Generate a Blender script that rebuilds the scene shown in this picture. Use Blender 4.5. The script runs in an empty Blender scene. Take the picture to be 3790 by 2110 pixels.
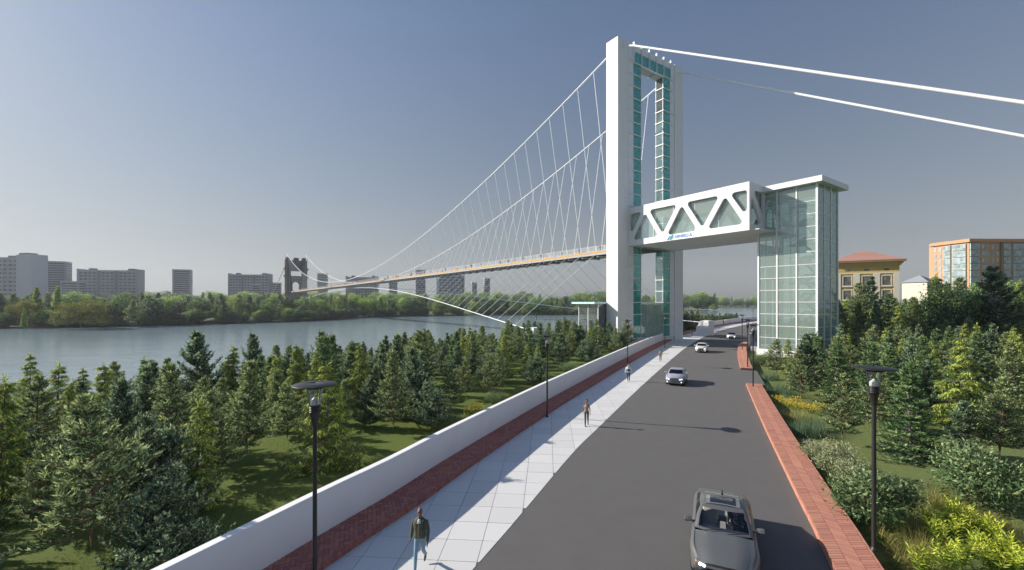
import bpy, bmesh, math, random
import numpy as np
from mathutils import Vector, Matrix
R = math.radians
SC = bpy.context.scene
COL = SC.collection

# ------------------------------------------------------------------ camera, sky, sun, exposure
F_PX, CX, HZ, CAM_H = 1623.0, 1895.0, 1120.0, 8.0     # of the 3790 x 2110 photograph
cam_d = bpy.data.cameras.new('camera'); cam = bpy.data.objects.new('camera', cam_d); COL.objects.link(cam)
cam.location = (0, 0, CAM_H); cam.rotation_euler = (R(90), 0, 0)
cam_d.sensor_width = 36; cam_d.lens = 36 * F_PX / 3790; cam_d.shift_y = (HZ - 1055) / 3790
cam_d.clip_start = 0.1; cam_d.clip_end = 6000
SC.camera = cam
SUN_EL, SUN_AZ = 26.0, 74.5                           # azimuth from +Y towards -X
world = bpy.data.worlds.new('World'); SC.world = world; world.use_nodes = True
wn = world.node_tree.nodes; wl = world.node_tree.links
bg = wn['Background']
sky = wn.new('ShaderNodeTexSky'); sky.sky_type = 'NISHITA'; sky.sun_disc = False
sky.sun_elevation = R(SUN_EL); sky.sun_rotation = R(-SUN_AZ)
sky.air_density = 1.0; sky.dust_density = 0.7; sky.ozone_density = 4.0; sky.altitude = 0
# thin grey haze: soft roll-off of the glow around the sun, colour fading to grey towards the horizon
def _wm(op, a, b):
    n = wn.new('ShaderNodeMath'); n.operation = op
    for i, x in enumerate((a, b)):
        if x is None: continue
        if isinstance(x, (int, float)): n.inputs[i].default_value = x
        else: wl.new(x, n.inputs[i])
    return n.outputs[0]
_bw = wn.new('ShaderNodeRGBToBW'); wl.new(sky.outputs[0], _bw.inputs[0])
_tc = wn.new('ShaderNodeTexCoord'); _sx = wn.new('ShaderNodeSeparateXYZ'); wl.new(_tc.outputs['Generated'], _sx.inputs[0])
_up = _wm('MAXIMUM', _sx.outputs[2], 0.0)
_hz = _wm('POWER', _wm('SUBTRACT', 1.0, _up), 1.7)
_sc = _wm('DIVIDE', _wm('SUBTRACT', 1.0, _wm('MULTIPLY', _wm('POWER', _wm('SUBTRACT', 1.0, _up), 3.0), 0.32)), _wm('ADD', 1.0, _wm('MULTIPLY', _bw.outputs[0], 0.085)))
_fac = _wm('ADD', _wm('MULTIPLY', _hz, 0.86), 0.10)
_gr = wn.new('ShaderNodeMix'); _gr.data_type = 'RGBA'
_tint = wn.new('ShaderNodeVectorMath'); _tint.operation = 'SCALE'; _tint.inputs[0].default_value = (0.955, 0.995, 1.02)
wl.new(_bw.outputs[0], _tint.inputs['Scale'])
wl.new(_fac, _gr.inputs[0]); wl.new(sky.outputs[0], _gr.inputs[6]); wl.new(_tint.outputs[0], _gr.inputs[7])
_fin = wn.new('ShaderNodeVectorMath'); _fin.operation = 'SCALE'
wl.new(_gr.outputs[2], _fin.inputs[0]); wl.new(_sc, _fin.inputs['Scale'])
wl.new(_fin.outputs[0], bg.inputs[0])
bg.inputs[1].default_value = 0.099
sun_d = bpy.data.lights.new('sun', 'SUN'); sun = bpy.data.objects.new('sun', sun_d); COL.objects.link(sun)
sun_d.energy = 4.3; sun_d.angle = R(0.5); sun_d.color = (1.0, 0.93, 0.82)
SUN_DIR = Vector((-math.sin(R(SUN_AZ)) * math.cos(R(SUN_EL)), math.cos(R(SUN_AZ)) * math.cos(R(SUN_EL)), math.sin(R(SUN_EL))))
sun.rotation_euler = SUN_DIR.to_track_quat('Z', 'Y').to_euler()
sun.location = (-60, 20, 60)
SC.view_settings.view_transform = 'Standard'; SC.view_settings.look = 'None'
SC.view_settings.exposure = 0.69; SC.view_settings.gamma = 1.0
SC.render.film_transparent = False
SC.cycles.max_bounces = 7; SC.cycles.transparent_max_bounces = 40
SC.cycles.use_denoising = True
SC.cycles.caustics_reflective = False; SC.cycles.caustics_refractive = False

# ------------------------------------------------------------------ helpers
rnd = random.Random(7)
def lerp(a, b, f): return a + (b - a) * f
def gpx(x, y, z=0.0):
    "photo pixel -> point on the level plane z (the ground it touches)"
    Y = F_PX * (CAM_H - z) / (y - HZ)
    return ((x - CX) * Y / F_PX, Y, z)

class MB:
    "mesh builder: collects verts / faces / material slots"
    def __init__(s): s.v = []; s.f = []; s.m = []; s.smooth = []
    def add(s, vs, fs, m=0, smooth=False):
        o = len(s.v); s.v.extend([tuple(p) for p in vs])
        for f in fs:
            s.f.append(tuple(i + o for i in f)); s.m.append(m); s.smooth.append(smooth)
        return s
    def box(s, x0, x1, y0, y1, z0, z1, m=0):
        v = [(x, y, z) for z in (z0, z1) for y in (y0, y1) for x in (x0, x1)]
        return s.add(v, [(0,2,3,1),(4,5,7,6),(0,1,5,4),(1,3,7,5),(3,2,6,7),(2,0,4,6)], m)
    def cbox(s, c, d, m=0, rz=0.0, bev=0.0):
        "box by centre and size, optional turn about z"
        hx, hy, hz = d[0]/2, d[1]/2, d[2]/2; ca, sa = math.cos(rz), math.sin(rz)
        v = []
        for z in (-hz, hz):
            for y in (-hy, hy):
                for x in (-hx, hx): v.append((c[0]+x*ca-y*sa, c[1]+x*sa+y*ca, c[2]+z))
        return s.add(v, [(0,2,3,1),(4,5,7,6),(0,1,5,4),(1,3,7,5),(3,2,6,7),(2,0,4,6)], m)
    def bbox(s, x0, x1, y0, y1, z0, z1, b=0.02, m=0):
        "box with chamfered vertical edges and top"
        def ring(z, k): return [(x0+k+b,y0+k,z),(x1-k-b,y0+k,z),(x1-k,y0+k+b,z),(x1-k,y1-k-b,z),(x1-k-b,y1-k,z),(x0+k+b,y1-k,z),(x0+k,y1-k-b,z),(x0+k,y0+k+b,z)]
        v = ring(z0, 0) + ring(z1-b, 0) + ring(z1, b); n = 8
        f = [tuple(reversed(range(n)))]
        for L in (0, 1):
            f += [(L*n+i, L*n+(i+1)%n, (L+1)*n+(i+1)%n, (L+1)*n+i) for i in range(n)]
        f.append(tuple(2*n+i for i in range(n)))
        return s.add(v, f, m)
    def prism(s, poly, z0, z1, m=0, cap_bottom=True):
        n = len(poly); v = [(p[0], p[1], z0) for p in poly] + [(p[0], p[1], z1) for p in poly]
        a = sum(poly[i][0]*poly[(i+1)%n][1]-poly[(i+1)%n][0]*poly[i][1] for i in range(n))
        f = [(i, (i+1)%n, n+(i+1)%n, n+i) for i in range(n)] + [tuple(range(n, 2*n))]
        if cap_bottom: f.append(tuple(reversed(range(n))))
        if a < 0: f = [tuple(reversed(q)) for q in f]
        return s.add(v, f, m)
    def tube(s, pts, r, n=8, m=0, caps=True, smooth=True):
        pts = [Vector(p) for p in pts]; k = len(pts)
        rs = r if isinstance(r, (list, tuple)) else [r]*k
        base = len(s.v); prev = None; vs = []; fs = []
        for i, p in enumerate(pts):
            d = (pts[min(i+1,k-1)] - pts[max(i-1,0)]).normalized()
            if prev is None:
                a = d.orthogonal().normalized()
            else:
                a = (prev - d*prev.dot(d))
                a = a.normalized() if a.length > 1e-6 else d.orthogonal().normalized()
            prev = a; b = d.cross(a)
            for j in range(n):
                t = 2*math.pi*j/n
                vs.append(tuple(p + (a*math.cos(t)+b*math.sin(t))*rs[i]))
        for i in range(k-1):
            for j in range(n): fs.append((i*n+j, i*n+(j+1)%n, (i+1)*n+(j+1)%n, (i+1)*n+j))
        s.add(vs, fs, m, smooth)
        if caps:
            s.add(vs[:n], [tuple(reversed(range(n)))], m); s.add(vs[-n:], [tuple(range(n))], m)
        return s
    def lathe(s, prof, n=16, m=0, c=(0,0,0), smooth=True):
        vs = []; fs = []
        for (r, z) in prof:
            for j in range(n):
                t = 2*math.pi*j/n; vs.append((c[0]+r*math.cos(t), c[1]+r*math.sin(t), c[2]+z))
        k = len(prof)
        for i in range(k-1):
            for j in range(n): fs.append((i*n+j, i*n+(j+1)%n, (i+1)*n+(j+1)%n, (i+1)*n+j))
        s.add(vs, fs, m, smooth)
        if prof[0][0] > 1e-5: s.add(vs[:n], [tuple(reversed(range(n)))], m)
        if prof[-1][0] > 1e-5: s.add(vs[-n:], [tuple(range(n))], m)
        return s
    def ellipsoid(s, c, r, nu=14, nv=9, m=0, rot=None):
        vs = []; fs = []
        for i in range(nv+1):
            ph = math.pi*i/nv - math.pi/2
            for j in range(nu):
                t = 2*math.pi*j/nu
                p = Vector((r[0]*math.cos(ph)*math.cos(t), r[1]*math.cos(ph)*math.sin(t), r[2]*math.sin(ph)))
                if rot is not None: p = rot @ p
                vs.append((c[0]+p.x, c[1]+p.y, c[2]+p.z))
        for i in range(nv):
            for j in range(nu): fs.append((i*nu+j, i*nu+(j+1)%nu, (i+1)*nu+(j+1)%nu, (i+1)*nu+j))
        return s.add(vs, fs, m, True)
    def mesh(s, name, mats):
        me = bpy.data.meshes.new(name); me.from_pydata(s.v, [], s.f)
        for x in (mats if isinstance(mats, (list, tuple)) else [mats]): me.materials.append(x)
        me.polygons.foreach_set('material_index', s.m)
        me.polygons.foreach_set('use_smooth', s.smooth)
        me.update(); return me
    def obj(s, name, mats, parent=None, loc=None, rz=None):
        return link(name, s.mesh(name, mats), parent, loc, rz)
def link(name, data, parent=None, loc=None, rz=None):
    o = bpy.data.objects.new(name, data); COL.objects.link(o)
    if parent is not None: o.parent = parent
    if loc is not None: o.location = loc
    if rz is not None: o.rotation_euler = (0, 0, rz)
    return o
def thing(name, label, cat, loc=(0,0,0), rz=0.0, group=None):
    o = bpy.data.objects.new(name, None); COL.objects.link(o); o.empty_display_size = 0.3
    o.location = loc; o.rotation_euler = (0, 0, rz)
    return tag(o, label, cat, group)
def tag(o, label=None, cat=None, group=None, kind=None):
    if label: o['label'] = label
    if cat: o['category'] = cat
    if group: o['group'] = group
    if kind: o['kind'] = kind
    return o
KIDS = {}
def copy_tree(o, parent=None):
    c = o.copy(); COL.objects.link(c); c.parent = parent
    if parent is None and 'label' in c: pass
    for ch in o.children: copy_tree(ch, c)
    return c
def shade_smooth(me, on=True):
    me.polygons.foreach_set('use_smooth', [on]*len(me.polygons))

def fix_normals(me):
    bm = bmesh.new(); bm.from_mesh(me); bmesh.ops.remove_doubles(bm, verts=bm.verts, dist=1e-4); bmesh.ops.recalc_face_normals(bm, faces=bm.faces); bm.to_mesh(me); bm.free()

# ------------------------------------------------------------------ materials (all procedural)
MAT = {}
def mat(name, col, rough=0.7, metal=0.0, noise=0.0, nscale=5.0, obj_var=0.0, isl_var=0.0, bump=0.0, bscale=40.0,
        spec=0.5, coat=0.0, transl=0.0, emit=None, estr=0.0, hue_var=0.0, col2=None, stretch=None, detail=4.0):
    m = bpy.data.materials.new(name); m.use_nodes = True; nt = m.node_tree; N = nt.nodes; L = nt.links
    b = N['Principled BSDF']; b.inputs['Roughness'].default_value = rough; b.inputs['Metallic'].default_value = metal
    b.inputs['Specular IOR Level'].default_value = spec; b.inputs['Coat Weight'].default_value = coat
    if coat: b.inputs['Coat Roughness'].default_value = 0.05
    c4 = (*col, 1.0); b.inputs['Base Color'].default_value = c4
    tc = N.new('ShaderNodeTexCoord'); vec = tc.outputs['Object']
    if stretch:
        mp = N.new('ShaderNodeMapping'); mp.inputs['Scale'].default_value = stretch; L.new(vec, mp.inputs[0]); vec = mp.outputs[0]
    last = None
    if noise or obj_var or isl_var or hue_var or col2:
        hsv = N.new('ShaderNodeHueSaturation'); hsv.inputs['Color'].default_value = c4
        val = None
        def madd(a, k):
            mm = N.new('ShaderNodeMath'); mm.operation = 'MULTIPLY_ADD'; L.new(a, mm.inputs[0]); mm.inputs[1].default_value = k; mm.inputs[2].default_value = -k*0.5
            return mm.outputs[0]
        terms = []
        if noise or col2:
            nz = N.new('ShaderNodeTexNoise'); nz.inputs['Scale'].default_value = nscale; nz.inputs['Detail'].default_value = detail; L.new(vec, nz.inputs[0])
            if col2:
                mx = N.new('ShaderNodeMix'); mx.data_type = 'RGBA'; mx.inputs[6].default_value = c4; mx.inputs[7].default_value = (*col2, 1)
                rp = N.new('ShaderNodeMapRange'); rp.inputs[1].default_value = 0.35; rp.inputs[2].default_value = 0.65; L.new(nz.outputs[0], rp.inputs[0])
                L.new(rp.outputs[0], mx.inputs[0]); L.new(mx.outputs[2], hsv.inputs['Color'])
            if noise: terms.append(madd(nz.outputs[0], noise*2))
        if obj_var:
            oi = N.new('ShaderNodeObjectInfo'); terms.append(madd(oi.outputs['Random'], obj_var*2))
        if isl_var:
            ge = N.new('ShaderNodeNewGeometry'); terms.append(madd(ge.outputs['Random Per Island'], isl_var*2))
        acc = None
        for t in terms:
            if acc is None: acc = t
            else:
                ad = N.new('ShaderNodeMath'); ad.operation = 'ADD'; L.new(acc, ad.inputs[0]); L.new(t, ad.inputs[1]); acc = ad.outputs[0]
        if acc is not None:
            ad = N.new('ShaderNodeMath'); ad.operation = 'ADD'; L.new(acc, ad.inputs[0]); ad.inputs[1].default_value = 1.0; L.new(ad.outputs[0], hsv.inputs['Value'])
        if hue_var:
            src = N.new('ShaderNodeObjectInfo').outputs['Random'] if not isl_var else N.new('ShaderNodeNewGeometry').outputs['Random Per Island']
            h = N.new('ShaderNodeMath'); h.operation = 'MULTIPLY_ADD'; L.new(src, h.inputs[0]); h.inputs[1].default_value = hue_var; h.inputs[2].default_value = 0.5-hue_var/2
            L.new(h.outputs[0], hsv.inputs['Hue'])
        L.new(hsv.outputs[0], b.inputs['Base Color']); last = hsv.outputs[0]
    if bump:
        nb = N.new('ShaderNodeTexNoise'); nb.inputs['Scale'].default_value = bscale; nb.inputs['Detail'].default_value = 5; L.new(vec, nb.inputs[0])
        bp = N.new('ShaderNodeBump'); bp.inputs['Strength'].default_value = bump; bp.inputs['Distance'].default_value = 0.02; L.new(nb.outputs[0], bp.inputs['Height']); L.new(bp.outputs[0], b.inputs['Normal'])
    if transl:
        tr = N.new('ShaderNodeBsdfTranslucent'); ms = N.new('ShaderNodeMixShader'); ms.inputs[0].default_value = transl
        if last is not None: L.new(last, tr.inputs[0])
        else: tr.inputs[0].default_value = c4
        L.new(b.outputs[0], ms.inputs[1]); L.new(tr.outputs[0], ms.inputs[2]); L.new(ms.outputs[0], N['Material Output'].inputs[0])
    if emit: b.inputs['Emission Color'].default_value = (*emit, 1); b.inputs['Emission Strength'].default_value = estr
    MAT[name] = m; return m
def glass_mat(name, tint, refl=0.10, rough=0.02, milky=0.0, milk_col=(0.7,0.85,0.83)):
    "thin sheet glass: tinted straight-through light plus a Fresnel mirror, optionally a little frosting"
    m = bpy.data.materials.new(name); m.use_nodes = True; nt = m.node_tree; N = nt.nodes; L = nt.links
    N.remove(N['Principled BSDF']); out = N['Material Output']
    t = N.new('ShaderNodeBsdfTransparent'); t.inputs[0].default_value = (*tint, 1)
    g = N.new('ShaderNodeBsdfGlossy'); g.inputs['Roughness'].default_value = rough; g.inputs[0].default_value = (0.95, 1.0, 1.0, 1)
    fr = N.new('ShaderNodeFresnel'); fr.inputs[0].default_value = 1.5
    ad = N.new('ShaderNodeMath'); ad.operation = 'MULTIPLY_ADD'; L.new(fr.outputs[0], ad.inputs[0]); ad.inputs[1].default_value = 0.9; ad.inputs[2].default_value = refl-0.04
    mx = N.new('ShaderNodeMixShader'); L.new(ad.outputs[0], mx.inputs[0]); L.new(t.outputs[0], mx.inputs[1]); L.new(g.outputs[0], mx.inputs[2])
    last = mx.outputs[0]
    if milky:
        d = N.new('ShaderNodeBsdfDiffuse'); d.inputs[0].default_value = (*milk_col, 1)
        m2 = N.new('ShaderNodeMixShader'); m2.inputs[0].default_value = milky; L.new(last, m2.inputs[1]); L.new(d.outputs[0], m2.inputs[2]); last = m2.outputs[0]
    L.new(last, out.inputs[0]); MAT[name] = m; return m

mat('white_paint', (0.79, 0.785, 0.79), 0.45, noise=0.03, nscale=0.6, bump=0.03, bscale=8)
mat('white_steel', (0.82, 0.82, 0.82), 0.35)
mat('cable_white', (0.82, 0.83, 0.84), 0.45)
mat('hanger_steel', (0.80, 0.84, 0.88), 0.4)
mat('stay_steel', (0.45, 0.47, 0.52), 0.4)
mat('panel_white', (0.80, 0.80, 0.82), 0.5, obj_var=0.03)
mat('wall_render', (0.87, 0.86, 0.87), 0.75, noise=0.05, nscale=1.2, bump=0.05, bscale=30)
mat('asphalt', (0.132, 0.127, 0.126), 0.85, noise=0.16, nscale=1.1, bump=0.5, bscale=160, col2=(0.112, 0.108, 0.107))
mat('slab_stone', (0.65, 0.645, 0.645), 0.8, noise=0.05, nscale=14, obj_var=0.05, bump=0.25, bscale=120)
mat('joint_dark', (0.26, 0.255, 0.25), 0.9, noise=0.2, nscale=20)
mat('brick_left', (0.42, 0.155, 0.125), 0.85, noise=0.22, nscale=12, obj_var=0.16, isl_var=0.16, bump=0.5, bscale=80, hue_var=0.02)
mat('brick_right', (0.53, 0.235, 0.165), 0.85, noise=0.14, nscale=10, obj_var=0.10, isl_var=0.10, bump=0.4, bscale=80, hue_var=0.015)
mat('mortar', (0.10, 0.07, 0.06), 0.95, noise=0.2, nscale=30)
mat('grass_right', (0.185, 0.215, 0.080), 0.95, noise=0.35, nscale=7, col2=(0.13, 0.165, 0.06), bump=0.8, bscale=60, spec=0.1)
mat('grass', (0.130, 0.165, 0.040), 0.95, noise=0.35, nscale=1.6, col2=(0.095, 0.130, 0.033), bump=0.8, bscale=60, spec=0.1)
mat('blade', (0.145, 0.19, 0.055), 0.8, isl_var=0.35, hue_var=0.03, transl=0.25, spec=0.2)
mat('far_ground', (0.07, 0.10, 0.03), 0.95, noise=0.3, nscale=0.05)
mat('black_metal', (0.018, 0.017, 0.018), 0.45, spec=0.5)
mat('bulb_white', (0.85, 0.85, 0.85), 0.35)
mat('bark', (0.17, 0.115, 0.080), 0.95, noise=0.45, nscale=9, bump=0.9, bscale=22, stretch=(3, 3, 0.6))
mat('bark_grey', (0.15, 0.12, 0.11), 0.95, noise=0.4, nscale=9, bump=0.9, bscale=22, stretch=(3, 3, 0.6))
mat('deck_orange', (0.62, 0.30, 0.045), 0.6, noise=0.25, nscale=1.5, stretch=(1, 0.5, 1))
mat('deck_grey', (0.42, 0.41, 0.40), 0.6, noise=0.06, nscale=0.5)
mat('deck_dark', (0.035, 0.034, 0.034), 0.8)
mat('deck_floor', (0.45, 0.28, 0.12), 0.7, noise=0.15, nscale=2)
mat('dark_stone', (0.085, 0.085, 0.095), 0.9, noise=0.25, nscale=0.5, bump=0.3, bscale=3)
mat('stone_trim', (0.24, 0.20, 0.16), 0.85, noise=0.2, nscale=1)
mat('slab_cyan', (0.55, 0.82, 0.82), 0.4)
mat('block_white', (0.84, 0.84, 0.84), 0.7, noise=0.04, nscale=2)
mat('block_grey', (0.55, 0.55, 0.56), 0.8, noise=0.06, nscale=2)
mat('logo_blue', (0.008, 0.15, 0.50), 0.5)
mat('logo_green', (0.08, 0.50, 0.13), 0.5)
glass_mat('pane_teal', (0.66, 0.96, 0.95), 0.07, 0.02, 0.16, (0.24, 0.85, 0.82))
glass_mat('pane_clear', (0.84, 0.94, 0.92), 0.12, 0.03, 0.05)
glass_mat('pane_tower', (0.90, 0.975, 0.95), 0.10, 0.03, 0.19, (0.76, 0.93, 0.87))
glass_mat('pane_lamp', (0.93, 0.95, 0.95), 0.06, 0.02)
glass_mat('pane_car', (0.90, 0.92, 0.92), 0.06, 0.0)
glass_mat('pane_car_dark', (0.10, 0.12, 0.12), 0.07, 0.0)

# ------------------------------------------------------------------ plan curves of the road
class Curve2:
    def __init__(s, pts, step=0.5):
        P = [Vector(p) for p in pts]; out = []
        P = [P[0]*2-P[1]] + P + [P[-1]*2-P[-2]]
        for i in range(1, len(P)-2):
            n = max(2, int((P[i+1]-P[i]).length/step))
            for k in range(n):
                t = k/n; a, b, c, d = P[i-1], P[i], P[i+1], P[i+2]
                out.append(0.5*((2*b)+(c-a)*t+(2*a-5*b+4*c-d)*t*t+(3*b-a-3*c+d)*t**3))
        out.append(P[-2]); s.p = out; s.l = [0.0]
        for i in range(1, len(out)): s.l.append(s.l[-1]+(out[i]-out[i-1]).length)
        s.len = s.l[-1]
        s.np = np.array([(q.x, q.y) for q in out]); s.nl = np.array(s.l)
    def at(s, l):
        l = min(max(l, 0), s.len-1e-4); i = int(np.searchsorted(s.nl, l, 'right'))-1; i = min(max(i, 0), len(s.p)-2)
        f = (l-s.l[i])/max(1e-6, s.l[i+1]-s.l[i]); a = s.p[max(i-1, 0)]; b = s.p[min(i+2, len(s.p)-1)]
        t = (b-a).normalized(); return s.p[i].lerp(s.p[i+1], f), t, Vector((t.y, -t.x))     # point, tangent, right normal
    def off(s, l, d):
        p, t, n = s.at(l); return p+n*d
    def near(s, x, y):
        "arc length and signed offset to the right of the curve"
        d2 = (s.np[:, 0]-x)**2+(s.np[:, 1]-y)**2; i = int(np.argmin(d2)); p, t, n = s.at(s.l[i]); q = Vector((x, y))-p
        return s.l[i]+q.dot(t), q.dot(n)
    def l_at_y(s, y):
        return float(np.interp(y, s.np[:, 1], s.nl))

ROAD_L = Curve2([(-9.6,-6),(-7.4,0),(-1.2,13.1),(3.13,23.1),(5.69,28.4),(13.4,44),(25.1,66.9),(32.4,80.5),(48,107.5),(68,137),(97.6,175),(150,232),(230,300)])
KERB_L = Curve2([(-13.6,-6),(-11.2,0.3),(-5.61,13.24),(-3.76,17.16),(-1.80,21.83),(2.64,31.53),(6.07,38.64),(15.1,56.9),(22.05,70.6),(28.6,83),(43.3,109.5),(63.6,139.5),(94,178),(147,235.5),(227,304)])
ROAD_R = Curve2([(1.2,-6),(3.8,0),(9.57,13.1),(10.66,15.55),(12.1,18.9),(16.6,29.1),(22.6,42.3),(27.3,52.4),(39.4,76.4),(51.4,95.6),(72,126),(104,167),(157,226),(236,293)])
WATER_Z = -3.0
def smooth(x): x = min(max(x, 0.0), 1.0); return x*x*(3-2*x)
def shore_d(l): return 46.0 if l < 95 else max(16.0, 46-(l-95)*1.05)
def bank_z(d, l):
    "height of the left lawn, d metres beyond the parapet"
    return -0.38-(3.6)*smooth((d-5)/(shore_d(l)-2))+0.10*math.sin(d*0.5+l*0.21)*smooth(d/6)*smooth((60-d)/20)
def left_z(x, y):
    l, d = KERB_L.near(x, y); return bank_z(-d-1.65, l)
def right_z(x, y):
    l, d = ROAD_R.near(x, y); d = d-1.3
    return -0.36+0.12*math.sin(x*0.21)*math.cos(y*0.17)*smooth(d/8)

# ground, water, far bank
def strip(name, pairs, m, cols=1, zf=None, kind='structure'):
    mb = MB(); vs = []; n = cols+1
    for a, b in pairs:
        for k in range(n): vs.append(tuple(Vector(a).lerp(Vector(b), k/cols)))
    fs = [(i*n+k, i*n+k+1, (i+1)*n+k+1, (i+1)*n+k) for i in range(len(pairs)-1) for k in range(cols)]
    mb.add(vs, fs); o = mb.obj(name, m); o['kind'] = kind; return o

def make_water_mat():
    m = bpy.data.materials.new('river_water'); m.use_nodes = True; N = m.node_tree.nodes; L = m.node_tree.links; b = N['Principled BSDF']
    b.inputs['Base Color'].default_value = (0.20, 0.275, 0.315, 1); b.inputs['Roughness'].default_value = 0.15; b.inputs['IOR'].default_value = 1.33
    b.inputs['Specular IOR Level'].default_value = 0.6
    tc = N.new('ShaderNodeTexCoord'); mp = N.new('ShaderNodeMapping'); mp.inputs['Rotation'].default_value = (0, 0, R(-12)); mp.inputs['Scale'].default_value = (0.22, 0.75, 1)
    L.new(tc.outputs['Object'], mp.inputs[0])
    n1 = N.new('ShaderNodeTexNoise'); n1.inputs['Scale'].default_value = 0.9; n1.inputs['Detail'].default_value = 4; n1.inputs['Roughness'].default_value = 0.6; n1.inputs['Distortion'].default_value = 0.6
    L.new(mp.outputs[0], n1.inputs[0])
    n2 = N.new('ShaderNodeTexNoise'); n2.inputs['Scale'].default_value = 0.16; n2.inputs['Detail'].default_value = 2; L.new(mp.outputs[0], n2.inputs[0])
    a = N.new('ShaderNodeMath'); a.operation = 'MULTIPLY_ADD'; L.new(n2.outputs[0], a.inputs[0]); a.inputs[1].default_value = 1.6; L.new(n1.outputs[0], a.inputs[2])
    bp = N.new('ShaderNodeBump'); bp.inputs['Strength'].default_value = 0.32; bp.inputs['Distance'].default_value = 0.20; L.new(a.outputs[0], bp.inputs['Height']); L.new(bp.outputs[0], b.inputs['Normal'])
    MAT['river_water'] = m
make_water_mat()
mb = MB(); mb.add([(-2500,-300,WATER_Z),(2500,-300,WATER_Z),(2500,1500,WATER_Z),(-2500,1500,WATER_Z)], [(0,1,2,3)])
o = mb.obj('river_water', MAT['river_water']); o['kind'] = 'structure'; o['label'] = 'rippled grey green river water'
SHORE = [(-1500,-250),(-700,20),(-400,110),(-300,150),(-218,188),(-168,210),(-138,245),(-122,268),(-112,322),(-45,372),(75,397),(150,480),(212,556),(258,572),(266,650),(300,900),(700,960),(1500,1000)]
mb = MB(); top = [(x, y, -2.45) for x, y in SHORE]; bot = [(x-4, y-8, -3.6) for x, y in SHORE]
mb.add(bot+top, [(i, i+1, len(SHORE)+i+1, len(SHORE)+i) for i in range(len(SHORE)-1)])
mb.add(top+[(4500,1000,-2.45),(4500,4500,-2.45),(-4500,4500,-2.45),(-4500,-250,-2.45)], [tuple(range(len(SHORE)+4))])
o = mb.obj('far_bank', MAT['far_ground']); o['kind'] = 'structure'

# left lawn sloping to the river
ls = np.concatenate([np.arange(0, 130, 2.5), np.arange(130, KERB_L.len, 8)]); ds = [0,1.5,3,5,8,12,16,20,25,30,35,40,45,50,56]
vs = []
for l in ls:
    for d in ds:
        p = KERB_L.off(l, -1.5-d*(shore_d(l)/46 if d > 5 else 1)); dd = d*(shore_d(l)/46 if d > 5 else 1); vs.append((p.x, p.y, bank_z(dd, l) if d < 56 else -4.2))
n = len(ds); mb = MB(); mb.add(vs, [(i*n+k, (i+1)*n+k, (i+1)*n+k+1, i*n+k+1) for i in range(len(ls)-1) for k in range(n-1)], 0, True)
o = mb.obj('lawn_left', MAT['grass']); o['kind'] = 'structure'
# right lawn
ls = np.concatenate([np.arange(0, 130, 2.5), np.arange(130, ROAD_R.len, 8)]); ds = [0.0,1.2,1.6,3,5,8,12,17,24,34,48,70,110,180,300,520]
vs = []
for l in ls:
    for d in ds:
        p, t, nn = ROAD_R.at(l); w = smooth((d-30)/120); dirn = (nn*(1-w)+Vector((1.0, -0.05))*w).normalized(); q = p+dirn*d
        vs.append((q.x, q.y, right_z(q.x, q.y) if d > 1.6 else -0.36 if d > 0 else -0.30))
n = len(ds); mb = MB(); mb.add(vs, [(i*n+k, i*n+k+1, (i+1)*n+k+1, (i+1)*n+k) for i in range(len(ls)-1) for k in range(n-1)], 0, True)
o = mb.obj('lawn_right', MAT['grass_right']); o['kind'] = 'structure'

# road: one asphalt sheet (with a skirt on the right where the kerb is interrupted)
ls = np.arange(0, 330, 2.0); pr = []
for k in range(160):
    y = -6+k*2.0 if k < 100 else 194+(k-100)*3
    if y > 292: break
    a = ROAD_L.at(ROAD_L.l_at_y(y))[0]; b = ROAD_R.at(ROAD_R.l_at_y(y+ (0 if y<0 else 0)))[0]; pr.append(((a.x-0.3, a.y, -0.012), (b.x+0.02, b.y, -0.012)))
mb = MB(); vs = []
for a, b in pr:
    for k in range(7): vs.append(tuple(Vector(a).lerp(Vector(b), k/6)))
    vs.append((b[0]+0.02, b[1], -0.5))
mb.add(vs, [(i*8+k, i*8+k+1, (i+1)*8+k+1, (i+1)*8+k) for i in range(len(pr)-1) for k in range(7)])
o = mb.obj('road', MAT['asphalt']); o['kind'] = 'structure'
# asphalt apron where the right kerb breaks
mb = MB(); mb.prism([(22.3,42.0),(24.6,42.6),(28.8,51.6),(27.0,52.3)], -0.45, -0.008); o = mb.obj('road_apron', MAT['asphalt']); o['kind'] = 'structure'

# pavement: bed + separate slabs
def clip(poly, p, n):
    "keep the side where (q-p).n >= 0"
    out = []; k = len(poly)
    for i in range(k):
        a, b = poly[i], poly[(i+1) % k]; da = (a[0]-p[0])*n[0]+(a[1]-p[1])*n[1]; db = (b[0]-p[0])*n[0]+(b[1]-p[1])*n[1]
        if da >= 0: out.append(a)
        if (da >= 0) != (db >= 0):
            f = da/(da-db); out.append((a[0]+(b[0]-a[0])*f, a[1]+(b[1]-a[1])*f))
    return out
def area(p): return abs(sum(p[i][0]*p[(i+1) % len(p)][1]-p[(i+1) % len(p)][0]*p[i][1] for i in range(len(p)))/2)
pairs = []
for y in list(np.arange(-6, 292, 2.0)):
    a = KERB_L.at(KERB_L.l_at_y(y))[0]; b = ROAD_L.at(ROAD_L.l_at_y(y))[0]; pairs.append(((a.x-0.2, a.y, -0.022 if y < 62 else -0.002), (b.x, b.y, -0.022 if y < 62 else -0.002)))
near_i = [i for i, p in enumerate(pairs) if p[0][1] <= 62]; far_i = near_i[-1]
pave = strip('pavement', [((a[0], a[1], -0.022), (b[0], b[1], -0.022)) for a, b in pairs[:far_i+2]], MAT['joint_dark'])
o = strip('pavement_beyond', [((a[0], a[1], 0.0), (b[0], b[1], 0.0)) for a, b in pairs[far_i:]], MAT['slab_stone'])
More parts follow.
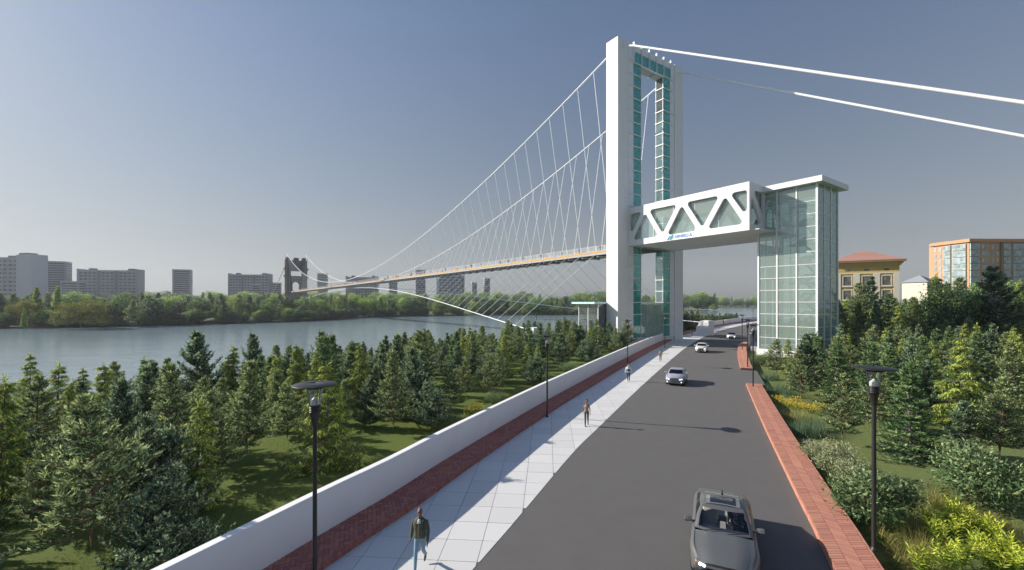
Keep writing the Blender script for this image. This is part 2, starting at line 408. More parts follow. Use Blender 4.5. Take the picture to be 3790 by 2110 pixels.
S = 1.22; ang = R(-4.6); gu = Vector((math.cos(ang), math.sin(ang))); gv = Vector((-math.sin(ang), math.cos(ang))); J = 0.009
ni = 0
for i in range(-14, 24):
    for j in range(-1, 54):
        o2 = Vector((-1.08, 13.52))+gu*(i*S)+gv*((j-6)*S); c = o2+(gu+gv)*(S/2)
        if not (1.0 < c.y < 62): continue
        lk, dk = KERB_L.near(c.x, c.y); le, de = ROAD_L.near(c.x, c.y)
        if dk < -1.0 or de > 1.0: continue
        poly = [tuple(o2+gu*a+gv*b) for a, b in ((J, J), (S-J, J), (S-J, S-J), (J, S-J))]
        p, t, nn = KERB_L.at(lk); poly = clip(poly, (p.x, p.y), (nn.x, nn.y))
        if len(poly) < 3: continue
        p, t, nn = ROAD_L.at(le); poly = clip(poly, (p.x, p.y), (-nn.x, -nn.y))
        if len(poly) < 3 or area(poly) < 0.02: continue
        mb = MB(); dz = rnd.uniform(-0.0015, 0.0015); loc = (c.x, c.y, 0); mb.prism([(q[0]-c.x, q[1]-c.y) for q in poly], -0.0215, 0.0+dz, 0, False)
        mb.obj('paving_slab', MAT['slab_stone'], pave, loc); ni += 1
# raised edge line of the pavement towards the road: thin kerb flush stones are not visible in the photograph

# ------------------------------------------------------------------ brick-topped kerbs
def brick_kerb(name, label, curve, l0, l1, side, W, H, mname, bl, bw, chev, group, l_detail, n_single=300, end_face=False):
    """kerb along a curve: core + herringbone bricks on top + upright bricks on the visible face.
       side: +1 the kerb lies right of the curve, -1 left of it"""
    p0, t0, n0 = curve.at(l0); root = thing(name, label, 'kerb', (p0.x, p0.y, -0.4 if side > 0 else -0.05), 0, group); root['kind'] = 'thing'; ox, oy, oz = root.location
    def P(l, w, z): q = curve.off(l, side*w); return (q.x-ox, q.y-oy, z-oz)
    zb = -0.4 if side > 0 else -0.05
    # core
    L = list(np.arange(l0, l1, 1.0))+[l1]; vs = []; k = 4
    for l in L: vs += [P(l, 0.012, zb), P(l, 0.012, H-0.010), P(l, W-0.012, H-0.010), P(l, W-0.012, zb)]
    mb = MB(); f = [(i*k+a, i*k+a+1, (i+1)*k+a+1, (i+1)*k+a) for i in range(len(L)-1) for a in range(3)]
    if side < 0: f = [tuple(reversed(q)) for q in f]
    mb.add(vs, f); mb.add(vs[:4], [(0, 1, 2, 3)]); mb.add(vs[-4:], [(3, 2, 1, 0)]); mb.obj('core', MAT['mortar'], root)
    bricks = []
    g = 0.008
    def put(poly, lm, z0, z1):          # poly in (l, w)
        if len(poly) < 3 or area(poly) < 0.0006: return
        bricks.append((lm, [P(a, b, 0) for a, b in poly], z0, z1))
    # herringbone at 45 degrees (or chevron rows) in (l, w)
    c45 = math.sqrt(0.5)
    if chev:
        # long bricks in a flat zigzag: two leaning rows per module
        aa = R(24); ca, sa = math.cos(aa), math.sin(aa); rowh = bl*ca
        nrow = int(math.ceil(W/rowh))+1; dl = bw/ca
        for rI in range(nrow):
            sgn = 1 if rI % 2 == 0 else -1; w0 = rI*rowh
            for q in range(int((l_detail-l0)/dl)+4):
                lb = l0+(q-2)*dl; s_ = sgn*bl*sa; off = 0 if sgn > 0 else bl*sa
                poly = [(lb+off+g, w0+g), (lb+off+dl-g, w0+g), (lb+off+s_+dl-g, w0+rowh-g), (lb+off+s_+g, w0+rowh-g)]
                poly = clip(poly, (0, 0.0), (0, 1)); poly = clip(poly, (0, W), (0, -1)) if poly else poly
                poly = clip(poly, (l0, 0), (1, 0)) if poly else poly; poly = clip(poly, (l_detail, 0), (-1, 0)) if poly else poly
                if poly: put(poly, lb, H-0.03, H+rnd.uniform(-0.002, 0.002))
    else:
        nmax = int((l_detail-l0+W)/(bw))+8
        for i in range(-nmax, nmax):
            for j in range(-nmax, nmax):
                # cell lattice of the classic herringbone: bricks 2x1
                for o_ in (0, 1):
                    x = (i*1+j*2)*bw*1.0 if True else 0
                    x = i*bw+j*2*bw*1.0; y = i*bw-j*0.0
                    break
                break
            break
        # rotate a standard herringbone by 45 degrees
        m_ = bw; rows = int((l_detail-l0+2*W)/(m_))+10
        seen = 0
        for a in range(-6, int((l_detail-l0)*c45*2/m_)+12):
            for b_ in range(-int((l_detail-l0)*c45*2/m_)-12, int(W*2/m_)+12):
                k4 = (a-b_) % 4
                if k4 == 0: rect = (a*m_, b_*m_, 2*m_, m_)          # horizontal brick starts here
                elif k4 == 3: rect = (a*m_, b_*m_, m_, 2*m_)        # vertical brick starts here
                else: continue
                x0, y0, dx, dy = rect; pts = [(x0+g, y0+g), (x0+dx-g, y0+g), (x0+dx-g, y0+dy-g), (x0+g, y0+dy-g)]
                poly = [(l0+(x-y)*c45, (x+y)*c45) for x, y in pts]
                cl = sum(q[0] for q in poly)/4; cw = sum(q[1] for q in poly)/4
                if cl < l0-0.4 or cl > l_detail+0.4 or cw < -0.4 or cw > W+0.4: continue
                poly = clip(poly, (0, 0.0), (0, 1)); poly = clip(poly, (0, W), (0, -1)) if poly else poly
                poly = clip(poly, (l0, 0), (1, 0)) if poly else poly; poly = clip(poly, (l_detail, 0), (-1, 0)) if poly else poly
                if poly: put(poly, cl, H-0.03, H+rnd.uniform(-0.003, 0.003))
    # upright bricks on the road-side face
    q = l0; nrow = 2 if not chev else 1
    while q < l_detail:
        wv = 0.16 if not chev else 0.30
        for rI in range(nrow):
            hh = (H-0.034)/nrow; sh = (wv/2 if rI else 0)
            put([(q+g+sh, -0.012), (q+wv-g+sh, -0.012), (q+wv-g+sh, 0.03), (q+g+sh, 0.03)], q, rI*hh+0.004, (rI+1)*hh-0.006)
        q += wv
    bricks.sort(key=lambda b: b[0])
    for lm, poly, z0, z1 in bricks[:n_single]:
        cx = sum(p[0] for p in poly)/len(poly); cy = sum(p[1] for p in poly)/len(poly); mb = MB()
        mb.prism([(p[0]-cx, p[1]-cy) for p in poly], z0-oz, z1-oz); mb.obj('brick', MAT[mname], root, (cx, cy, 0))
    mb = MB()
    for lm, poly, z0, z1 in bricks[n_single:]: mb.prism(poly, z0-oz, z1-oz, 0, False)
    if mb.v: o = mb.obj('brick_field', MAT[mname], root); o['kind'] = 'stuff'
    # beyond the distance where single bricks show: a smooth brick-coloured cap
    if l_detail < l1-1:
        L = list(np.arange(l_detail, l1, 2.0))+[l1]; vs = []
        for l in L: vs += [P(l, -0.012, zb+0.02), P(l, -0.012, H), P(l, W, H)]
        mb = MB(); f = [(i*3+a, i*3+a+1, (i+1)*3+a+1, (i+1)*3+a) for i in range(len(L)-1) for a in range(2)]
        if side < 0: f = [tuple(reversed(x)) for x in f]
        mb.add(vs, f); mb.obj('brick_cap', MAT[mname], root)
    return root

yK = KERB_L.l_at_y
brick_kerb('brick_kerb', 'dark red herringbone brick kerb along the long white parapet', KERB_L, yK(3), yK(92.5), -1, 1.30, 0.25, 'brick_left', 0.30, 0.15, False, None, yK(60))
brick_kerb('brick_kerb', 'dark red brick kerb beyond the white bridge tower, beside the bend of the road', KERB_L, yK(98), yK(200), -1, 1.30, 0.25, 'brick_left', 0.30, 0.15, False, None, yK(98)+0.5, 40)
yR = ROAD_R.l_at_y
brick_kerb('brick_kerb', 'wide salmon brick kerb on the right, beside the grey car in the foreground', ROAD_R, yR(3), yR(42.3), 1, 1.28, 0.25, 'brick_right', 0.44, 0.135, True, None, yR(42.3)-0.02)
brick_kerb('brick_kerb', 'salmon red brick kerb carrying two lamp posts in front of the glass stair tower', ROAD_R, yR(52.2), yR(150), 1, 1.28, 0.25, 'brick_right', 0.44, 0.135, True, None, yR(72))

# ------------------------------------------------------------------ white parapet walls
def parapet(label, curve, segs, w0, th, H, zb, m='wall_render', name='parapet_wall'):
    l0 = segs[0][0]; p0 = curve.off(l0, w0); root = thing(name, label, 'wall', (p0.x, p0.y, zb)); root['kind'] = 'thing'
    for k, (a, b) in enumerate(segs):
        L = list(np.arange(a, b, 1.2))+[b]; vs = []; c = 0.02
        for l in L:
            for w, z in ((w0, zb), (w0, H-c), (w0+c*math.copysign(1, th), H), (w0+th-c*math.copysign(1, th), H), (w0+th, H-c), (w0+th, zb)):
                q = curve.off(l, w); vs.append((q.x-p0.x, q.y-p0.y, z-zb))
        n = 6; f = [(i*n+j, i*n+j+1, (i+1)*n+j+1, (i+1)*n+j) for i in range(len(L)-1) for j in range(5)]
        if th < 0: f = [tuple(reversed(x)) for x in f]
        mb = MB(); mb.add(vs, f); mb.add(vs[:n], [tuple(range(n))]); mb.add(vs[-n:], [tuple(reversed(range(n)))])
        mb.obj('wall_section', MAT[m], root)
    return root
cuts = [yK(3), yK(24.6), yK(47), yK(69), yK(91)]
parapet('long white rendered parapet wall between the lawn and the dark brick kerb', KERB_L, [(cuts[i]+0.004, cuts[i+1]-0.004) for i in range(4)], -1.30, -0.30, 1.66, -0.6)
parapet('low white parapet wall at the bend of the road beyond the bridge tower', KERB_L, [(yK(101), yK(112)), (yK(133), yK(158)), (yK(160), yK(200))], -1.30, -0.30, 1.75, -0.6)
# curved grey parapet with a bench foot beside the glass tower
rt = parapet('curved grey concrete parapet between the salmon kerb and the glass tower', ROAD_R, [(yR(80), yR(118))], 1.45, 0.28, 2.1, -0.4, 'block_grey')
mb = MB(); L = list(np.arange(yR(76.5), yR(90), 1.0)); vs = []
for l in L:
    for w, z in ((1.9, -0.4), (1.9, 0.30), (3.4, 0.30), (3.4, -0.4)):
        q = ROAD_R.off(l, w); vs.append((q.x-rt.location.x, q.y-rt.location.y, z-rt.location.z))
mb.add(vs, [(i*4+j, i*4+j+1, (i+1)*4+j+1, (i+1)*4+j) for i in range(len(L)-1) for j in range(3)]); mb.add(vs[:4], [(0,1,2,3)]); mb.add(vs[-4:], [(3,2,1,0)])
mb.obj('foot_slab', MAT['block_grey'], rt)

# ------------------------------------------------------------------ street lamps
def make_lamp():
    r = thing('street_lamp', 'x', 'street lamp')
    mb = MB(); mb.lathe([(0.11, 0), (0.11, 0.03), (0.075, 0.05), (0.062, 0.12), (0.058, 4.55)], 14); mb.obj('pole', MAT['black_metal'], r)
    mb = MB(); pr = [(0.060, 4.52), (0.078, 4.60), (0.135, 4.92)]
    for k in range(4): z = 4.93+k*0.045; pr += [(0.147, z), (0.147, z+0.02), (0.137, z+0.022), (0.139, z+0.043)]
    pr += [(0.15, 5.11), (0.15, 5.13)]; mb.lathe(pr, 18); mb.obj('lamp_head', MAT['black_metal'], r)
    mb = MB(); mb.lathe([(0.112, 5.131), (0.112, 5.25), (0.105, 5.265), (0.0, 5.37)], 16); mb.obj('bulb', MAT['bulb_white'], r)
    mb = MB(); mb.lathe([(0.142, 5.131), (0.215, 5.60)], 18); mb.f = [f for f in mb.f if len(f) == 4]; mb.m = mb.m[:len(mb.f)]; mb.smooth = mb.smooth[:len(mb.f)]; mb.obj('glass_cone', MAT['pane_lamp'], r)
    mb = MB()
    for k in range(3):
        a = 2*math.pi*k/3+0.5; mb2 = MB(); mb2.tube([(0.145*math.cos(a), 0.145*math.sin(a), 5.13), (0.218*math.cos(a), 0.218*math.sin(a), 5.60)], 0.007, 6); mb2.obj('strut', MAT['black_metal'], r)
    mb = MB(); mb.lathe([(0.20, 5.585), (0.235, 5.60), (0.235, 5.645), (0.50, 5.67), (0.585, 5.69), (0.60, 5.70), (0.585, 5.712), (0.30, 5.742), (0.05, 5.755), (0.05, 5.75), (0.0, 5.75)], 30); mb.obj('shade_disc', MAT['black_metal'], r)
    return r
lamp0 = make_lamp(); first = [True]
def lamp(x, y, z, label, group=None):
    r = lamp0 if first[0] else copy_tree(lamp0); first[0] = False
    r.location = (x, y, z); r.rotation_euler = (0, 0, rnd.uniform(0, 6)); r['label'] = label; r['group'] = group or 'black street lamps along the road'
    return r
def lamp_px(px, ybase, z, label):
    p = gpx(px, ybase, z); return lamp(p[0], p[1], z, label)
lamp(-5.53, 12.3, 0.25 if False else 0.0, 'large black street lamp at the left in the foreground, its foot at the brick kerb')
lamp_px(2025, 1543, 0, 'black street lamp on the left pavement behind the woman in a beige top')
lamp_px(2323, 1350, 0, 'black street lamp on the left pavement right behind the man in a white jacket')
lamp_px(2461, 1287, 0, 'black street lamp on the pavement in front of the glass base of the bridge tower')
lamp_px(2562, 1243, 0, 'thin black street lamp between the bridge tower and the white concrete block')
lamp_px(2787, 1198, 0, 'distant black street lamp at the bend of the road on the left side')
lamp(11.35, 13.75, 0.25, 'large black street lamp at the right in the foreground on the salmon brick kerb')
lamp_px(2787, 1430, 0.25, 'black street lamp at the rounded end of the near salmon brick kerb')
lamp_px(2767, 1358, 0.25, 'black street lamp at the near end of the second salmon kerb, middle one of three')
lamp_px(2747, 1293, 0.25, 'black street lamp on the second salmon kerb beside the grey parapet')

# ------------------------------------------------------------------ the bridge: local x = across (t), local y = along the span (s)
BO = Vector((20.05, 83.0, 0.0)); BA = math.atan2(0.5694, 0.822)
def B(t, s, z=0.0):
    ca, sa = math.cos(BA), math.sin(BA); return Vector((BO.x+t*ca-s*sa, BO.y+t*sa+s*ca, z))
def broot(name, label, cat, t=0, s=0, group=None): return thing(name, label, cat, B(t, s, 0), BA, group)
def pane(root, name, x0, x1, y0, y1, z0, z1, m): mb = MB(); mb.box(x0, x1, y0, y1, z0, z1); return mb.obj(name, MAT[m], root)

# ---- white portal tower with glazed stair shafts
tw = broot('bridge_tower', 'tall white portal tower of the suspension bridge with teal glass stair shafts', 'bridge tower')
TOP = 58.5; MZ = 2.355; Z0 = 1.7; NM = 23            # modules of the shafts: Z0 + k*MZ, up to 54.85 + header
mz = lambda k: 54.85-(22-k)*MZ+0.0 if False else 1.0+k*2.3413
ZK = [1.0+k*2.3413 for k in range(24)]               # 1.0 ... 54.85
for sd in (0, 1):
    T = (lambda t: t) if sd == 0 else (lambda t: 20.55-t)
    def X(a, b): return (min(T(a), T(b)), max(T(a), T(b)))
    mb = MB(); x0, x1 = X(0, 2.95); mb.bbox(x0, x1, 0, 2.95, -2.0, TOP, 0.03); leg = mb.obj('leg', MAT['white_paint'], tw)
    mb = MB(); x0, x1 = X(2.95, 2.99); mb.box(x0, x1, 0.06, 2.4, 0.0, TOP-0.1); mb.obj('joint_strip', MAT['joint_dark'], leg)
    # white side panels, glass fronts, glass inner sides, fins
    for k in range(24):
        z0 = ZK[k]; z1 = ZK[k+1] if k < 23 else TOP-0.05
        x0, x1 = X(2.99, 4.46); mb = MB(); mb.box(x0, x1, 0.10, 2.30, z0+0.015, z1-0.015); mb.obj('side_panel', MAT['panel_white'], tw)
        if k < 23:
            x0, x1 = X(4.46, 6.78); pane(tw, 'pane', x0+0.03, x1-0.03, 0.13, 0.16, z0+0.05, z1-0.05, 'pane_teal')
            x0, x1 = X(6.76, 6.79); pane(tw, 'pane', x0, x1, 0.22, 1.74, z0+0.05, z1-0.05, 'pane_clear')
            x0, x1 = X(4.46, 6.74); pane(tw, 'pane', x0+0.03, x1-0.03, 1.78, 1.81, z0+0.05, z1-0.05, 'pane_teal')
            # stair landing inside
            x0, x1 = X(4.6, 6.6); mb = MB(); mb.box(x0, x1, 0.9, 1.6, z0+1.25, z0+1.38); mb.obj('landing', MAT['slab_cyan'], tw)
            mb = MB(); a = T(4.9); b = T(6.3); f = 1 if k % 2 else -1
            if f < 0: a, b = b, a
            mb.add([(a, 0.45, z0+0.15), (b, 0.45, z0+2.3), (b, 0.62, z0+2.3), (a, 0.62, z0+0.15), (a, 0.45, z0+0.33), (b, 0.45, z0+2.48), (b, 0.62, z0+2.48), (a, 0.62, z0+0.33)],
                   [(0,3,2,1),(4,5,6,7),(0,1,5,4),(1,2,6,5),(2,3,7,6),(3,0,4,7)]); mb.obj('stair_stringer', MAT['slab_cyan'], tw)
        x0, x1 = X(2.99, 6.98); mb = MB(); mb.box(x0, x1, -0.16, 0.125, z0-0.07, z0+0.07)
        xa, xb = X(6.80, 6.98); mb.box(xa, xb, 0.125, 1.95, z0-0.07, z0+0.07); mb.obj('fin', MAT['white_steel'], tw)
    for (t, y) in ((6.80, 0.12), (6.80, 1.83), (4.46, 0.12)):
        mb = MB(); mb.cbox((T(t), y, (1.0+54.85)/2), (0.09, 0.09, 53.8)); mb.obj('mullion', MAT['white_steel'], tw)
    mb = MB(); mb.tube([(T(4.85), 0.75, 1.0), (T(4.85), 0.75, 54.7)], 0.06, 8); mb.obj('stair_pole', MAT['slab_cyan'], tw)
    # white trim along the outer edge of the panels
    x0, x1 = X(2.93, 2.985); mb = MB(); mb.box(x0, x1, -0.04, 0.06, 1.0, TOP); mb.obj('edge_trim', MAT['white_steel'], tw)
# header
ht = [4.46, 6.79, 9.11, 11.44, 13.76, 16.09]
mb = MB(); mb.box(4.47, 16.08, 0.12, 2.28, 57.15, TOP-0.05); mb.obj('header_beam', MAT['white_paint'], tw)
for i in range(5):
    a, b = ht[i], ht[i+1]
    pane(tw, 'pane', a+0.08, b-0.08, 0.06, 0.09, 54.95, 57.10, 'pane_teal')
    pane(tw, 'pane', a+0.08, b-0.08, 2.10, 2.13, 54.95, 57.10, 'pane_teal')
    mb = MB(); mb.box(a+0.10, b-0.10, 0.9, 1.5, 55.6, 55.72); mb.obj('landing', MAT['slab_cyan'], tw)
    if 0 < i < 4:
        dz = 0.0 if i % 2 else 0.25
        for q in range(9):
            mb = MB(); y = 0.15+q*0.235; mb.box(a+0.07, b-0.07, y, y+0.16, 54.72+dz, 54.80+dz); mb.obj('soffit_slat', MAT['block_grey'], tw)
        mb = MB(); mb.box(a+0.03, b-0.03, -0.12, 0.11, 54.72, 54.90); mb.obj('header_rail', MAT['white_steel'], tw)
for t in ht:
    mb = MB(); mb.box(t-0.055, t+0.055, -0.22, 0.12, 54.80, TOP+0.32); mb.obj('vertical_fin', MAT['white_steel'], tw)
# plinth and lobby at the foot
mb = MB(); mb.box(2.97, 17.58, 0.2, 2.6, -1.2, 0.98); mb.obj('plinth', MAT['white_paint'], tw)
mb = MB(); mb.box(-2.2, 14.6, 3.0, 8.6, -3.4, 0.6); mb.obj('lobby_base', MAT['white_paint'], tw)
mb = MB(); mb.box(-3.2, 16.0, 2.96, 9.4, 7.75, 8.12); mb.obj('lobby_roof', MAT['slab_cyan'], tw)
mb = MB(); mb.box(6.82, 13.72, 0.16, 0.40, 7.62, 8.02); mb.obj('lobby_transom', MAT['white_steel'], tw)
for i in range(3):
    a = 6.9+i*2.27; pane(tw, 'pane', a, a+2.2, 0.26, 0.29, 1.05, 7.6, 'pane_tower')
for i in range(6):
    a = -2.1+i*2.75; pane(tw, 'pane', a+0.04, a+2.71, 8.4, 8.43, 0.65, 7.72, 'pane_clear')
    if i < 1: pane(tw, 'pane', a+0.04, a+2.71, 3.1, 3.13, 0.65, 7.72, 'pane_clear')
for i in range(2):
    pane(tw, 'pane', -2.1, -2.07, 3.15+i*2.65, 5.75+i*2.65, 0.65, 7.72, 'pane_clear')
for (t, s) in ((-2.08, 3.1), (-2.08, 8.42), (0.65, 3.1), (-2.08, 5.78)):
    mb = MB(); mb.cbox((t, s, 4.2), (0.14, 0.14, 7.1)); mb.obj('lobby_post', MAT['white_steel'], tw)

# ---- suspended deck, cables, hangers
br = broot('suspension_footbridge', 'long straight suspension footbridge deck with white cables and hangers over the river', 'footbridge', 10.27, 0)
S0, S1, HS = 3.0, 437.0, 4.75; DC = 10.27; DW = 3.15; DZ = 19.25
def L(t, s, z): return (t-DC, s, z)
mb = MB()
for (x0, x1, z0, z1, m) in ((-DW+0.05, DW-0.05, DZ-0.72, DZ-0.05, 0),): mb.box(x0, x1, -1.0, S1, z0, z1, m)
deck = mb.obj('deck', MAT['deck_grey'], br)
mb = MB(); mb.box(-DW+0.20, DW-0.20, -1.0, S1, DZ-0.80, DZ-0.722); mb.obj('deck_soffit', MAT['deck_dark'], deck)
mb = MB(); mb.box(-DW+0.3, DW-0.3, -1.0, S1, DZ-0.049, DZ-0.01); mb.obj('deck_boards', MAT['deck_floor'], deck)
for sg in (-1, 1):
    mb = MB(); mb.box(min(sg*DW, sg*(DW-0.28)), max(sg*DW, sg*(DW-0.28)), -1.0, S1, DZ-0.24, DZ+0.06); mb.obj('edge_strip', MAT['deck_orange'], deck)
    for k in range(6):
        mb = MB(); z = DZ+0.25+k*0.20; mb.tube([(sg*(DW-0.10), 0, z), (sg*(DW-0.10), S1, z)], 0.022 if k < 5 else 0.035, 5); mb.obj('rail', MAT['white_steel'], br)
post = None
n_h = int((S1-S0)/HS)
hm = {}
def hanger_line(name, a, b, r, m, n=4): mb = MB(); mb.tube([a, b], r, n, 0, False); return mb.obj(name, MAT[m], br)
def cable_z(s):
    w = (s-220.0)/217.0; return 20.7+36.4*w*w
def under(s):
    w = ((s-220.0)/214.0)**2; k = 1.0 if s < 220 else 0.65; return w*23.4*k, 16.6-19.5*w+6.0*w*w
rp = MB(); rp.box(-0.03, 0.03, -0.03, 0.03, 0, 1.28); rpm = rp.mesh('rail_post', MAT['white_steel'])
cb_ = MB(); cb_.box(-DW+0.3, DW-0.3, -0.12, 0.12, -0.30, 0.0); cbm = cb_.mesh('cross_beam', MAT['deck_grey'])
for k in range(n_h+1):
    s = S0+4.9+k*HS
    if s > S1-2: break
    link('cross_beam', cbm, br, (0, s, DZ-0.82))
    for sg in (-1, 1):
        link('rail_post', rpm, br, (sg*(DW-0.10), s, DZ)); link('rail_post', rpm, br, (sg*(DW-0.10), s+HS/2, DZ))
        xe = sg*(DW-0.02); xc = sg*8.77
        zc = cable_z(s)
        if zc > DZ+1.0: hanger_line('hanger', (xc, s, zc), (xe, s, DZ-0.1), 0.062, 'hanger_steel')
        if s > 11:
            dt, zu = under(s); hanger_line('tie_cable', (sg*(3.27+dt), s, zu), (xe, s, DZ-0.4), 0.045, 'hanger_steel')
for sg in (-1, 1):
    pts = [(sg*8.77, s, cable_z(s)) for s in [2.95]+list(np.arange(6, 436, 6.0))+[S1]]
    mb = MB(); mb.tube(pts, 0.15, 8); mb.obj('main_cable', MAT['cable_white'], br)
    mb = MB(); mb.tube([(sg*8.77, 0.0, 57.1), (sg*8.77, -2.6, 55.9), (sg*8.77, -97, -0.6)], 0.19, 10); mb.obj('backstay_cable', MAT['cable_white'], br)
    pts = []
    for s in [5.9]+list(np.arange(10, 430, 6.0))+[432]:
        dt, zu = under(s); pts.append((sg*(3.27+dt), s, zu))
    mb = MB(); mb.tube(pts, 0.11, 6); mb.obj('stabilising_cable', MAT['cable_white'], br)
# white concrete blocks that hold the stabilising cables: sloping shoulder towards the river
for t0, zg, lb in ((35.7, 0.0, 'white concrete anchor block with a sloping shoulder on the pavement behind the bridge tower'), (-17.56, -1.6, 'white concrete anchor block half hidden by trees on the left bank')):
    o_ = B(t0, 3.3, zg); rt = thing('anchor_block', lb, 'block', o_, BA); H_ = 3.6-zg
    prof = [(0, 0), (3.25, 0), (3.25, H_-1.7), (2.0, H_), (0, H_)]; n = 5; mb = MB(); v = [(0, y, z) for y, z in prof]+[(2.4, y, z) for y, z in prof]
    mb.add(v, [tuple(range(n)), tuple(reversed(range(n, 2*n)))]+[(i, n+i, n+(i+1) % n, (i+1) % n) for i in range(n)]); o = mb.obj('block_body', MAT['block_white'], rt); fix_normals(o.data)
    for k in range(int(H_/0.3)):
        z = 0.3*(k+1); y1 = 3.25 if z < H_-1.7 else 3.25-1.25*(z-H_+1.7)/1.7
        if y1 > 0.2 and z < H_-0.05: mb = MB(); mb.box(-0.005, 0.02, 0.0, y1, z-0.006, z+0.006); mb.obj('casting_line', MAT['block_grey'], rt)

# ---- dark stone tower on the far bank
st = broot('stone_bridge_tower', 'dark grey castellated stone gate tower at the far end of the footbridge', 'bridge tower', 10.27, 437)
def slab_arch(x0, x1, zb, zt, ax, aw, az, y0, y1, n=14):
    "wall between x0..x1 with a round-headed opening of half width aw springing at az"
    pts = [(x0, zt), (x1, zt), (x1, zb), (ax+aw, zb)]+[(ax+aw*math.cos(math.pi*i/n), az+aw*math.sin(math.pi*i/n)) for i in range(n+1)]+[(ax-aw, zb), (x0, zb)]
    return pts
from mathutils.geometry import tessellate_polygon
def plate(loops, thick, frame):
    """plate from an outer loop and hole loops given in (a, z); frame(a, z, depth) -> point"""
    mb = MB(); L3 = [[Vector((p[0], p[1], 0)) for p in lp] for lp in loops]; tris = tessellate_polygon(L3)
    flat = [p for lp in loops for p in lp]; n = len(flat)
    vs = [frame(p[0], p[1], 0.0) for p in flat]+[frame(p[0], p[1], thick) for p in flat]
    mb.add(vs, [tuple(t) for t in tris]+[tuple(n+i for i in reversed(t)) for t in tris]); o = 0
    for lp in loops:
        k = len(lp); vv = [frame(p[0], p[1], 0.0) for p in lp]+[frame(p[0], p[1], thick) for p in lp]
        mb.add(vv, [(i, (i+1) % k, k+(i+1) % k, k+i) for i in range(k)]); o += k
    return mb
for sg in (-1, 1):
    mb = MB(); a, b = (-10.3, -4.9) if sg < 0 else (5.2, 10.3); mb.bbox(a, b, 0, 5.5, -4, 51.5, 0.15); leg = mb.obj('leg', MAT['dark_stone'], st)
    for q in (0.25, 0.75):
        mb = MB(); xx = lerp(a, b, q); mb.box(xx-0.25, xx+0.25, -0.18, 0.0, 2, 46); mb.obj('stone_rib', MAT['stone_trim'], leg)
    for z in (43.0, 35.5, 17.0):
        for j in range(3):
            mb = MB(); xo = (b if sg > 0 else a); w = 1.6-0.5*j; mb.box(min(xo, xo+sg*w), max(xo, xo+sg*w), -0.4, 1.8, z-0.9*j-0.7, z-0.9*j); mb.obj('corbel', MAT['stone_trim'], leg)
        mb = MB(); mb.box(a-0.12, b+0.12, -0.3, -0.02, z-0.5, z+0.1); mb.obj('string_course', MAT['dark_stone'], leg)
mb = MB(); mb.box(-4.9, 5.2, 0.5, 5.0, 40.2, 51.0); mb.obj('upper_wall', MAT['dark_stone'], st)
pts = slab_arch(-4.9, 5.2, 19.6, 35.2, -0.3, 3.1, 26.0, 0.5, 5.0); mb = plate([pts], 4.5, lambda a, z, d: (a, 0.5+d, z)); o = mb.obj('arch_wall', MAT['dark_stone'], st); fix_normals(o.data)
mb = MB(); mb.box(-4.9, 5.2, 0.5, 5.0, -4, 18.4); mb.obj('lower_wall', MAT['dark_stone'], st)
for (a, b, z0, z1) in ((-9.4, -5.8, 51.5, 53.6), (-8.6, -6.6, 53.6, 54.1), (-2.4, 2.3, 51.0, 53.2), (-1.9, 1.8, 53.2, 53.8), (5.2, 9.0, 51.5, 53.4), (6.0, 8.4, 53.4, 54.0)):
    mb = MB(); mb.box(a, b, 0.2, 5.3, z0, z1); mb.obj('merlon', MAT['dark_stone'], st)
mb = MB(); mb.tube([(-10.2, 0.1, 51.5), (-10.2, 0.1, 55.0)], 0.18, 6); mb.obj('finial', MAT['dark_stone'], st)
mb = MB(); mb.tube([(10.2, 0.1, 51.5), (10.2, 0.1, 54.6)], 0.18, 6); mb.obj('finial', MAT['dark_stone'], st)
mb = MB(); mb.tube([(-9.0, 5.4, 47), (-22, 60, -2)], 0.25, 6); mb.obj('rear_stay', MAT['stay_steel'], st)

# ---- glazed walkway box between tower and stair tower
gw = broot('glazed_walkway', 'white truss walkway box with triangular glazed openings and blue and green lettering, over the road', 'skybridge', 3.0, 0)
def rounded(poly, r, n=5):
    out = []; k = len(poly)
    for i in range(k):
        p = Vector(poly[i]); a = (Vector(poly[i-1])-p); b = (Vector(poly[(i+1) % k])-p); la, lb = a.length, b.length; a.normalize(); b.normalize()
        ang = math.acos(max(-1, min(1, a.dot(b)))); d = min(r/math.tan(ang/2), 0.42*min(la, lb)); rr = d*math.tan(ang/2)
        c = p+(a+b).normalized()*(rr/math.sin(ang/2)); s = p+a*d; e = p+b*d
        v0 = s-c; v1 = e-c; a0 = math.atan2(v0.y, v0.x); a1 = math.atan2(v1.y, v1.x); da = (a1-a0+math.pi) % (2*math.pi)-math.pi
        for q in range(n+1):
            t = a0+da*q/n; out.append((c.x+rr*math.cos(t), c.y+rr*math.sin(t)))
    return out
WL, WB, WT, WW = 23.0, 18.9, 26.2, 14.6
def tri(cx, up): return [(cx-2.98, 19.95), (cx+2.98, 19.95), (cx, 24.75)] if up else [(cx-3.0, 25.05), (cx, 20.3), (cx+3.0, 25.05)]
holes = [[(0.36, 25.02), (0.36, 20.7), (3.18, 25.02)], tri(3.88, True), tri(7.72, False), tri(11.55, True), tri(15.36, False), tri(19.22, True), [(19.98, 25.02), (22.66, 20.75), (22.66, 25.02)]]
holes = [rounded(h, 0.42) for h in holes]
for t0, nm in ((0.0, 0), (WW-0.42, 1)):
    mb = plate([[(0.02, WB), (WL, WB), (WL, WT), (0.02, WT)]]+holes, 0.42, lambda a, z, d: (t0+d, -a, z)); o = mb.obj('truss_wall', MAT['white_paint'], gw); fix_normals(o.data)
eh = [rounded(h, 0.35) for h in ([(0.62, 24.4), (0.62, 19.86), (3.9, 19.86)], [(1.26, 25.05), (4.45, 20.9), (4.45, 25.05)])]
